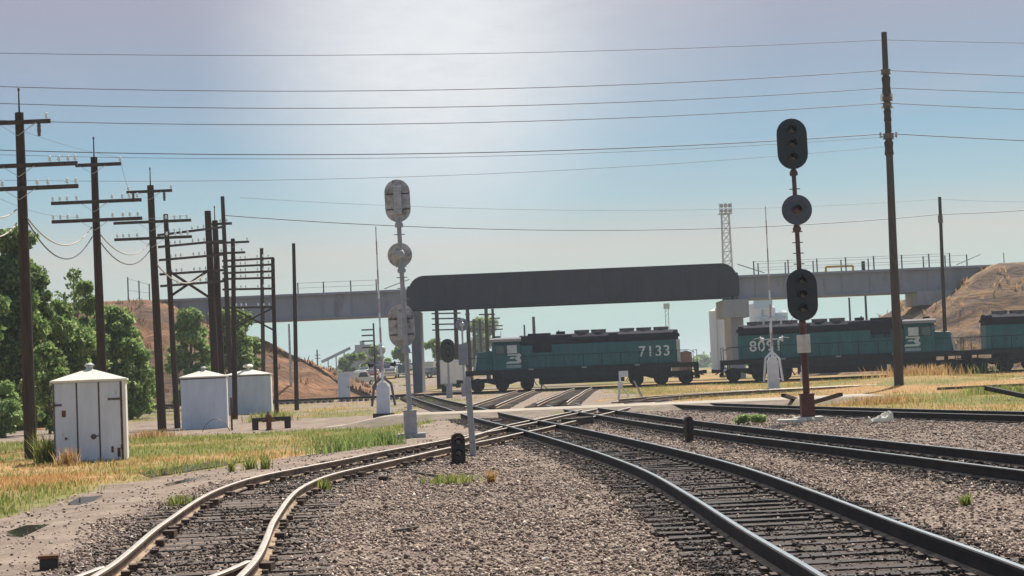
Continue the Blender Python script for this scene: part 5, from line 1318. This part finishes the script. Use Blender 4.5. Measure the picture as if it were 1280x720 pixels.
stand(1003, 478, 457, 'tan switch stand behind the red signal mast, before the locomotive numbered 8091', .2)
stand(1105, 466, 451, 'tan switch stand left of the tallest pole, before the second locomotive', .2)

# ------------------------------------------------------------------ vehicles far under the bridge
paint = {}
def vpaint(c):
    if c not in paint: paint[c] = mat('car_paint_%d' % len(paint), c, .28, .1, var=.05, coat=.5)
    return paint[c]
def car(X, Y, rz, c, label, kind='sedan'):
    z = gzf(X, Y); root = empty('parked_car', (X, Y, z), rz); tag(root, label, 'car', 'cars parked beyond the bridge')
    if kind == 'sedan': P = [(-2.3, .32), (2.3, .32), (2.32, .75), (2.2, .92), (1.1, 1.0), (.55, 1.42), (-.75, 1.45), (-1.5, 1.02), (-2.25, .98), (-2.34, .7)]
    else: P = [(-2.4, .35), (2.4, .35), (2.42, .9), (2.2, 1.05), (1.4, 1.12), (.8, 1.75), (-2.2, 1.8), (-2.4, 1.1)]
    m = MB(); m.prism(P, 'y', -.86, .86); m.build('body', vpaint(c), root, bevel=.06)
    zt = max(p[1] for p in P)
    g = MB()
    for sy in (-1, 1): g.prism([(-1.25, 1.06), (.9, 1.06), (.5, zt-.1), (-.75, zt-.1)], 'y', sy*.862, sy*.875)
    if kind == 'sedan': g.prism([(1.08, 1.03), (1.12, 1.05), (.60, 1.41), (.56, 1.39)], 'y', -.72, .72); g.prism([(-1.52, 1.05), (-1.48, 1.03), (-.76, 1.43), (-.80, 1.46)], 'y', -.72, .72)
    g.build('window', MT['carglass'], root)
    for sx in (-1.45, 1.45):
        for sy in (-1, 1):
            w = MB(); w.lathe([(.32, -.1), (.32, .1)], (sx, sy*.80, .32), 16, axis='y'); wh = w.build('wheel', MT['tyre'], root)
            w = MB(); w.lathe([(.19, -.11), (.19, .11)], (sx, sy*.81, .32), 12, axis='y'); w.build('hubcap', MT['chrome'], wh)
    b_ = MB(); b_.box((2.34, 0, .5), (.1, 1.7, .14)); b_.box((-2.36, 0, .5), (.1, 1.7, .14)); b_.build('bumper', MT['chrome'], root)
CC_ = [(.62, .60, .55), (.70, .70, .70), (.30, .05, .04), (.05, .08, .20), (.45, .40, .28), (.75, .74, .70), (.10, .16, .12), (.5, .52, .55), (.03, .03, .035), (.60, .55, .42), (.20, .24, .32), (.66, .66, .64)]
spots = [(449, 228, 'tan pale car at the left end of the parked row, beside the orange slope'), (459, 262, 'grey white car second in the parked row behind the orange slope'), (466, 246, 'dark red car parked left of the left crossing gate'),
         (477, 285, 'navy car just behind the box of the left crossing gate'), (488, 248, 'beige car just right of the left crossing gate box'), (497, 275, 'white car left of the silver signal mast in the parked row'),
         (505, 252, 'dark green car hidden partly by the silver signal mast'), (532, 280, 'light grey car just right of the left bridge pier'), (537, 244, 'black car low beside the left bridge pier'),
         (541, 262, 'sand coloured car between the bridge pier and the box truck'), (547, 290, 'slate blue car at the right end of the parked row'), (512, 292, 'farthest white car in the parked row, behind the pier')]
for i, (px, Y, lab) in enumerate(spots):
    X = base_x(px, Y, 1.5); car(X, Y, R(70+rng.uniform(-25, 25)+(180 if i % 3 else 0)), CC_[i], lab, 'sedan' if i % 3 else 'wagon')
X = base_x(566, 166, 0); root = empty('box_truck', (X, 166, 0), R(0)); tag(root, 'white box truck parked left of the locomotive nose', 'truck')
m = MB(); m.box((0, 2.2, 1.95), (2.3, 4.4, 2.3)); m.build('cargo_box', MT['gatewhite'], root, bevel=.04)
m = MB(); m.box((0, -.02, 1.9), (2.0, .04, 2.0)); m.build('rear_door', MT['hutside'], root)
m = MB(); m.prism([(4.5, .6), (6.3, .6), (6.3, 1.3), (5.9, 1.4), (5.5, 2.2), (4.5, 2.2)], 'x', -1.0, 1.0); m.build('cab', MT['gatewhite'], root, bevel=.05)
m = MB(); m.box((0, 3, .65), (1.2, 6, .25)); m.build('chassis', MT['under'], root)
for yy in (1.0, 5.3):
    for sx in (-1, 1):
        w = MB(); w.lathe([(.45, -.14), (.45, .14)], (sx*.95, yy, .45), 18, axis='x'); w.build('wheel', MT['tyre'], root)
# far brown boxcar behind the train
X = base_x(858, 235, 0); root = empty('boxcar', (X, 235, 0)); tag(root, 'brown boxcar end seen in the gap behind the rear of the locomotive numbered 7133', 'boxcar')
m = MB(); m.box((0, 6, 2.1), (1.75, 12, 2.6)); m.build('body', MT['boxcar'], root, bevel=.03)
m = MB(); m.prism([(-.9, 3.4), (.9, 3.4), (0, 3.62)], 'y', -.05, 12.1); m.build('roof', MT['roofgrey'], root)
m = MB()
for sx in (-.5, .5): m.bar((sx, -.04, .9), (sx, -.04, 3.3), .04, .04)
for zz in np.arange(1, 3.3, .35): m.bar((-.5, -.04, zz), (-.1, -.04, zz), .03, .03)
m.build('ladder', MT['roofgrey'], root)
m = MB(); m.box((0, 6, .65), (1.5, 11, .3))
for yy in (1.5, 3, 9, 10.5): m.cyl((-.75, yy, .42), (.75, yy, .42), .42, n=14)
m.build('truck', MT['under'], root)

# ------------------------------------------------------------------ industry far off
X = base_x(904, 330, 0); zt = zat(X, 330, 388.5); r_ = 14.5*330/F
root = empty('silo', (X, 330, 0)); tag(root, 'pale grey silo rising behind the concrete pier', 'silo')
m = MB(); m.lathe([(r_, -.5), (r_, zt*.5), (r_, zt-.25)], n=28); m.build('shell', MT['silo'], root, True)
m = MB(); m.lathe([(r_*1.02, zt-.25), (r_*1.02, zt), (r_*.3, zt+.7), (.1, zt+.75)], n=28); m.build('roof', MT['hutroof'], root, True)
m = MB(); m.cyl((-r_*.5, -r_*.95, 0), (-r_*.5, -r_*.95, zt+.5), .12, n=8); m.build('pipe', MT['galv'], root)
X = base_x(962, 520, 0); k = 520/F; zt = zat(X, 520, 373)
root = empty('process_plant', (X, 520, 0)); tag(root, 'hazy blue and white plant tower behind the right crossing gate', 'industrial building')
for i, (dx, r_, hh) in enumerate(((-3.4, 2.0, .96), (.6, 2.0, .90), (4.4, 1.9, .82))):
    m = MB(); m.lathe([(r_, 0), (r_, zt*hh-.8), (r_*.5, zt*hh)], (dx, 0, 0), 20); m.build('tank', MT['silo'], root, True)
m = MB(); m.box((-1.4, -2.2, zt*.93), (5.5, 1.2, 3.0)); m.box((1, -2.3, zt*.72), (9, .6, .5)); m.build('head_house', MT['bluesteel'], root)
m = MB()
for t in range(5): m.bar((-4.5+2.4*t, -2.5, zt*.5), (-2.1+2.4*t, -2.5, zt*.72), .2, .2); m.bar((-2.1+2.4*t, -2.5, zt*.5), (-4.5+2.4*t, -2.5, zt*.72), .2, .2)
m.build('stair_tower', MT['bluesteel'], root)
# floodlight tower
Y = 290; X = base_x(916, Y, 0); zt = zat(X, Y, 268); root = empty('floodlight_tower', (X, Y, 0)); tag(root, 'tall lattice floodlight tower standing above the right end of the dark girder', 'floodlight tower')
m = MB(); w0, w1 = 1.0, .62
for sx in (-1, 1):
    for sy in (-1, 1): m.bar((sx*w0, sy*w0, 0), (sx*w1, sy*w1, zt), .13, .13)
N_ = 17
for i in range(N_):
    a, b_ = zt*i/N_, zt*(i+1)/N_; wa, wb = w0+(w1-w0)*i/N_, w0+(w1-w0)*(i+1)/N_
    for sy in (-1, 1):
        m.bar((-wa, sy*wa, a), (wb, sy*wb, b_), .07, .07); m.bar((wa, sy*wa, a), (-wb, sy*wb, b_), .07, .07); m.bar((-wb, sy*wb, b_), (wb, sy*wb, b_), .07, .07)
        m.bar((sy*wa, -wa, a), (sy*wb, wb, b_), .07, .07)
m.build('lattice', MT['galv'], root)
m = MB(); m.box((0, 0, zt+.1), (2.2, 1.8, .14))
for zz in (.9, 1.7): m.bar((-1.1, -.9, zt+zz), (1.1, -.9, zt+zz), .07, .07)
for sx in (-1.05, 0, 1.05): m.bar((sx, -.9, zt), (sx, -.9, zt+1.9), .08, .08)
m.build('platform', MT['galv'], root)
for zz in (.5, 1.35):
    for sx in (-.68, 0, .68):
        m = MB(); m.lathe([(.1, .35), (.28, .1), (.33, 0), (.30, -.02)], (sx, -1.1, zt+zz), 12, axis='y'); m.build('floodlight', MT['aluminium'], root, True)
# far lattice mast
Y = 380; X = base_x(837, Y, 0); zt = zat(X, Y, 385); root = empty('lattice_mast', (X, Y, 0)); tag(root, 'hazy far mast above the rear fans of the locomotive numbered 7133', 'mast')
m = MB()
for sx in (-.35, .35): m.bar((sx, 0, 0), (sx, 0, zt), .14, .14)
for i in range(14): m.bar((-.35, 0, zt*i/14), (.35, 0, zt*(i+1)/14), .08, .08)
m.build('lattice', MT['galv'], root)
m = MB(); m.box((0, 0, zt+.4), (1.3, .8, 1.2)); m.build('lamp_head', MT['galv'], root)
# grey plant with conveyor
Y = 470; X = base_x(452, Y, 0); k = Y/F
root = empty('aggregate_plant', (X, Y, 0)); tag(root, 'hazy grey plant with an inclined conveyor, left of the left crossing gate', 'industrial building')
def zz_(px, y): return zat(base_x(px, Y, 0), Y, y)
m = MB(); m.box((1.0, 0, zz_(455, 431)/2), (4.6, 4, zz_(455, 431))); m.box((.6, 0, zz_(455, 431)+.5), (1.2, 1.2, 1.2)); m.build('tower', MT['plant'], root)
m = MB(); m.box((-2.8, -.5, zz_(438, 446)/2), (4.4, 4, zz_(438, 446))); m.prism([(-1.3, zz_(445, 438)), (-3.4, zz_(440, 446)), (-1.3, zz_(440, 446))], 'y', -2, 2); m.build('hopper', MT['plant'], root)
m = MB(); a = at(402, 452.5, Y); b_ = at(438, 435, Y); m.bar((a.x-X, 0, a.z), (b_.x-X, 0, b_.z), 1.0, .75); m.build('conveyor', MT['plant'], root)
m = MB()
for px in (410, 420, 430):
    t = (px-402)/36; p = a.lerp(b_, t); m.bar((p.x-X, 0, 0), (p.x-X, 0, p.z), .3, .3)
m.build('trestle', MT['plant'], root)
def simple_pole(px, ytop, Y, label, arms=(), r=.16, z0=0, mt_='pole2', group='distant utility poles'):
    z0 = gzf(base_x(px, Y, 0), Y) if z0 == 0 else z0
    X = base_x(px, Y, z0); zt = zat(X, Y, ytop); root = empty('utility_pole', (X, Y, z0)); tag(root, label, 'utility pole', group)
    m = MB(); m.cyl((0, 0, -.2), (0, 0, zt-z0), r, r*.7, 8); m.build('shaft', MT[mt_], root, True)
    for (ya, l, rr) in arms:
        m = MB(); m.box(((rr-l)/2*Y/F, -.2, zat(X, Y, ya)-z0), ((l+rr)*Y/F, .14, .17)); m.build('crossarm', MT['arm'], root)
    return root
simple_pole(549.5, 372, 200, 'left pole of the crossbar frame under the girder', [], .30, mt_='pole')
simple_pole(573, 373, 202, 'right pole of the crossbar frame under the girder', [], .30, mt_='pole')
Xa = base_x(548, 200, 0); Xb = base_x(575, 202, 0); root = empty('crossbar_frame', (Xa, 200, 0)); tag(root, 'far stack of four crossbars under the dark girder, above the small black signal', 'crossbar frame', 'crossbar frames between telegraph poles')
for y in (392, 398.5, 405.5, 412.5): m = MB(); z = zat(Xa, 200, y); m.bar((-.4, -.3, z), (Xb-Xa+.4, 1.7, z), .14, .16); m.build('crossbar', MT['arm'], root)
simple_pole(588, 374, 215, 'tall thin distant pole between the frame and the locomotive nose', [(393, 3, 3)], .30, mt_='pole')
simple_pole(594.5, 399, 270, 'first short distant pole above the locomotive nose', [(402, 5, 5), (411, 5, 5)], .28, mt_='pole')
simple_pole(602, 399, 285, 'second short distant pole above the locomotive nose', [(403, 4, 4), (412, 5, 5)], .28, mt_='pole')
simple_pole(611, 374, 225, 'tall distant pole left of the locomotive cab', [(393, 9, 8)], .30, mt_='pole')
simple_pole(619, 386, 240, 'distant pole with five short arms over the locomotive cab', [(393, 7, 3), (398, 4, 9), (403, 4, 7), (407.5, 9, 12), (412, 5, 12)], .26, mt_='pole')
simple_pole(669.5, 396, 260, 'lone distant pole over the middle of the locomotive numbered 7133', [], .3)
simple_pole(657.5, 406, 300, 'tiny distant pole just left of the lone pole over the locomotive', [], .2)
simple_pole(364.5, 405, 168, 'short grey lamp post beside the solitary pole on the orange slope', [], .14, mt_='galv')
simple_pole(398, 437, 430, 'far pole with crossarms at the left foot of the conveyor', [(444, 3, 4), (448, 3, 4)], .25)
simple_pole(470, 404, 205, 'far pole with four short arms behind the left crossing gate', [(412, 15, 1), (419, 15, 1), (426, 15, 1), (434, 15, 1)], .14)
simple_pole(1066, 372, 230, 'left thin pole under the right grey span', [], .17, mt_='pole')
simple_pole(1086.5, 362, 226, 'right thin pole under the right grey span', [], .19, mt_='pole')
simple_pole(1257, 316, 215, 'small white topped post on the right hill', [], .09, z0=gzf(60, 215)+9.5, mt_='galv')

# ------------------------------------------------------------------ sky, sun, air
SUN_EL, SUN_AZ = R(52), R(21)     # azimuth from +Y towards +X
w = bpy.data.worlds.new('World'); scn.world = w; w.use_nodes = True; N, L = w.node_tree.nodes, w.node_tree.links
for n in list(N): N.remove(n)
out = N.new('ShaderNodeOutputWorld'); bg = N.new('ShaderNodeBackground'); L.new(bg.outputs[0], out.inputs[0])
sky = N.new('ShaderNodeTexSky'); sky.sky_type = 'NISHITA'; sky.sun_disc = False; sky.sun_elevation = SUN_EL; sky.sun_rotation = SUN_AZ
sky.air_density = 1.2; sky.dust_density = 2.0; sky.ozone_density = 1.2
tc = N.new('ShaderNodeTexCoord'); sx = N.new('ShaderNodeSeparateXYZ'); L.new(tc.outputs['Generated'], sx.inputs[0])
veil = N.new('ShaderNodeValToRGB'); e = veil.color_ramp.elements
SK = 9.0
stops = [(.0, (.40, .61, .56)), (.03, (.45, .66, .61)), (.052, (.53, .62, .59)), (.072, (.57, .59, .56)), (.10, (.36, .54, .62)), (.13, (.27, .46, .61)), (.17, (.30, .385, .52)), (.21, (.355, .36, .465)), (.32, (.30, .34, .46))]
mp = N.new('ShaderNodeMapRange'); mp.inputs[1].default_value = 0; mp.inputs[2].default_value = .32; L.new(sx.outputs[2], mp.inputs[0]); L.new(mp.outputs[0], veil.inputs[0])
e[0].position, e[0].color = 0, (*stops[0][1], 1); e[1].position, e[1].color = stops[-1][0]/.32, (*stops[-1][1], 1)
for p, c in stops[1:-1]: k = e.new(p/.32); k.color = (*c, 1)
# bright thin veil standing for glare, put into the sky colour left of the sun
def math_(op, a, b, cl=False):
    m = N.new('ShaderNodeMath'); m.operation = op; m.use_clamp = cl
    for i, v in ((0, a), (1, b)):
        if isinstance(v, (int, float)): m.inputs[i].default_value = v
        else: L.new(v, m.inputs[i])
    return m.outputs[0]
def vdot(d):
    v = N.new('ShaderNodeVectorMath'); v.operation = 'DOT_PRODUCT'; d = Vector(d).normalized(); v.inputs[1].default_value = d; L.new(tc.outputs['Generated'], v.inputs[0]); return v.outputs['Value']
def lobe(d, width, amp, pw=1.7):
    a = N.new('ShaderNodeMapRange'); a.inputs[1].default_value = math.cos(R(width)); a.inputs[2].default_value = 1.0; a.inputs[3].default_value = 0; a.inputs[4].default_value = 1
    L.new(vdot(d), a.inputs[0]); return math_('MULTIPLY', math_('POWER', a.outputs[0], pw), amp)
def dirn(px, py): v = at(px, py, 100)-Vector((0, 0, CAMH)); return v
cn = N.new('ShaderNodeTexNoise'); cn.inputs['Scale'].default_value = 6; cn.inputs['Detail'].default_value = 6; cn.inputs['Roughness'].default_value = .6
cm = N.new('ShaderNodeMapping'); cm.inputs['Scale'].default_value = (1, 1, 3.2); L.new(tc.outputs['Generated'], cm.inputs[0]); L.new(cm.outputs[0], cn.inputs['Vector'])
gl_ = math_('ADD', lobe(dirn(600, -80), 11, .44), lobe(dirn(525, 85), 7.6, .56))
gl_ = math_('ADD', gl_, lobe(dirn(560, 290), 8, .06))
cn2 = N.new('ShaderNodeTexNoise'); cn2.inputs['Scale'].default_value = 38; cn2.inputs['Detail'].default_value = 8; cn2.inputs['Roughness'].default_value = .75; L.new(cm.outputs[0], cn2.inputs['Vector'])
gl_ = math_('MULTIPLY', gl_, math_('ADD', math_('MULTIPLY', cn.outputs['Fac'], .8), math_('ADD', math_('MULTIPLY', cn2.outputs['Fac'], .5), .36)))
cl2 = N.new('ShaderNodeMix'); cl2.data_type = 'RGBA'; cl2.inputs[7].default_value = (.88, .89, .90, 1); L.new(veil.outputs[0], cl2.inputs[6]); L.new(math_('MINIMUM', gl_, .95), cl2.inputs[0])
cl3 = N.new('ShaderNodeMix'); cl3.data_type = 'RGBA'; cl3.inputs[7].default_value = (.50, .50, .58, 1); L.new(cl2.outputs[2], cl3.inputs[6])
cf = N.new('ShaderNodeMapRange'); cf.inputs[1].default_value = .5; cf.inputs[2].default_value = .75; cf.inputs[3].default_value = 0; cf.inputs[4].default_value = .35; L.new(cn.outputs['Fac'], cf.inputs[0]); L.new(cf.outputs[0], cl3.inputs[0])
scl = N.new('ShaderNodeMix'); scl.data_type = 'RGBA'; scl.blend_type = 'MULTIPLY'; scl.inputs[0].default_value = 1; scl.inputs[7].default_value = (SK, SK, SK, 1); L.new(cl3.outputs[2], scl.inputs[6]); scl.clamp_result = False
blend = N.new('ShaderNodeMix'); blend.data_type = 'RGBA'; hi = N.new('ShaderNodeMapRange'); hi.inputs[1].default_value = .26; hi.inputs[2].default_value = .6; hi.inputs[3].default_value = .92; hi.inputs[4].default_value = .0
L.new(sx.outputs[2], hi.inputs[0]); L.new(hi.outputs[0], blend.inputs[0]); L.new(sky.outputs[0], blend.inputs[6]); L.new(scl.outputs[2], blend.inputs[7])
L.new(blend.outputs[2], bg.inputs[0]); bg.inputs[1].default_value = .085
sl = bpy.data.lights.new('sun', 'SUN'); sl.energy = 5.0; sl.angle = R(.53); sl.color = (1, .93, .82)
so = bpy.data.objects.new('sun', sl); COL.objects.link(so)
dv = Vector((math.sin(SUN_AZ)*math.cos(SUN_EL), math.cos(SUN_AZ)*math.cos(SUN_EL), math.sin(SUN_EL)))
so.rotation_euler = dv.to_track_quat('Z', 'Y').to_euler(); so.location = (0, 0, 60)

HAZE = 0.00032
if HAZE:
    m = MB(); m.box((0, 3000, 20), (8400, 8000, 44)); hz = m.build('haze', [], None)
    hm = bpy.data.materials.new('haze_air'); hm.use_nodes = True; N, L = nt(hm); N.remove(N['Principled BSDF'])
    pv = N.new('ShaderNodeVolumePrincipled'); pv.inputs['Color'].default_value = (.72, .82, .88, 1); pv.inputs['Density'].default_value = HAZE; pv.inputs['Anisotropy'].default_value = .3
    L.new(pv.outputs[0], N['Material Output'].inputs['Volume']); hz.data.materials.clear(); hz.data.materials.append(hm); tag(hz, 'pale summer haze over the junction', 'haze', kind='stuff')
vs = scn.view_settings; scn.display_settings.display_device = 'sRGB'; vs.view_transform = 'Standard'; vs.look = 'None'; vs.exposure = .38; vs.gamma = 1; vs.use_curve_mapping = False
scn.cycles.max_bounces = 6; scn.cycles.volume_bounces = 0; scn.cycles.transparent_max_bounces = 8
scn.cycles.use_denoising = True
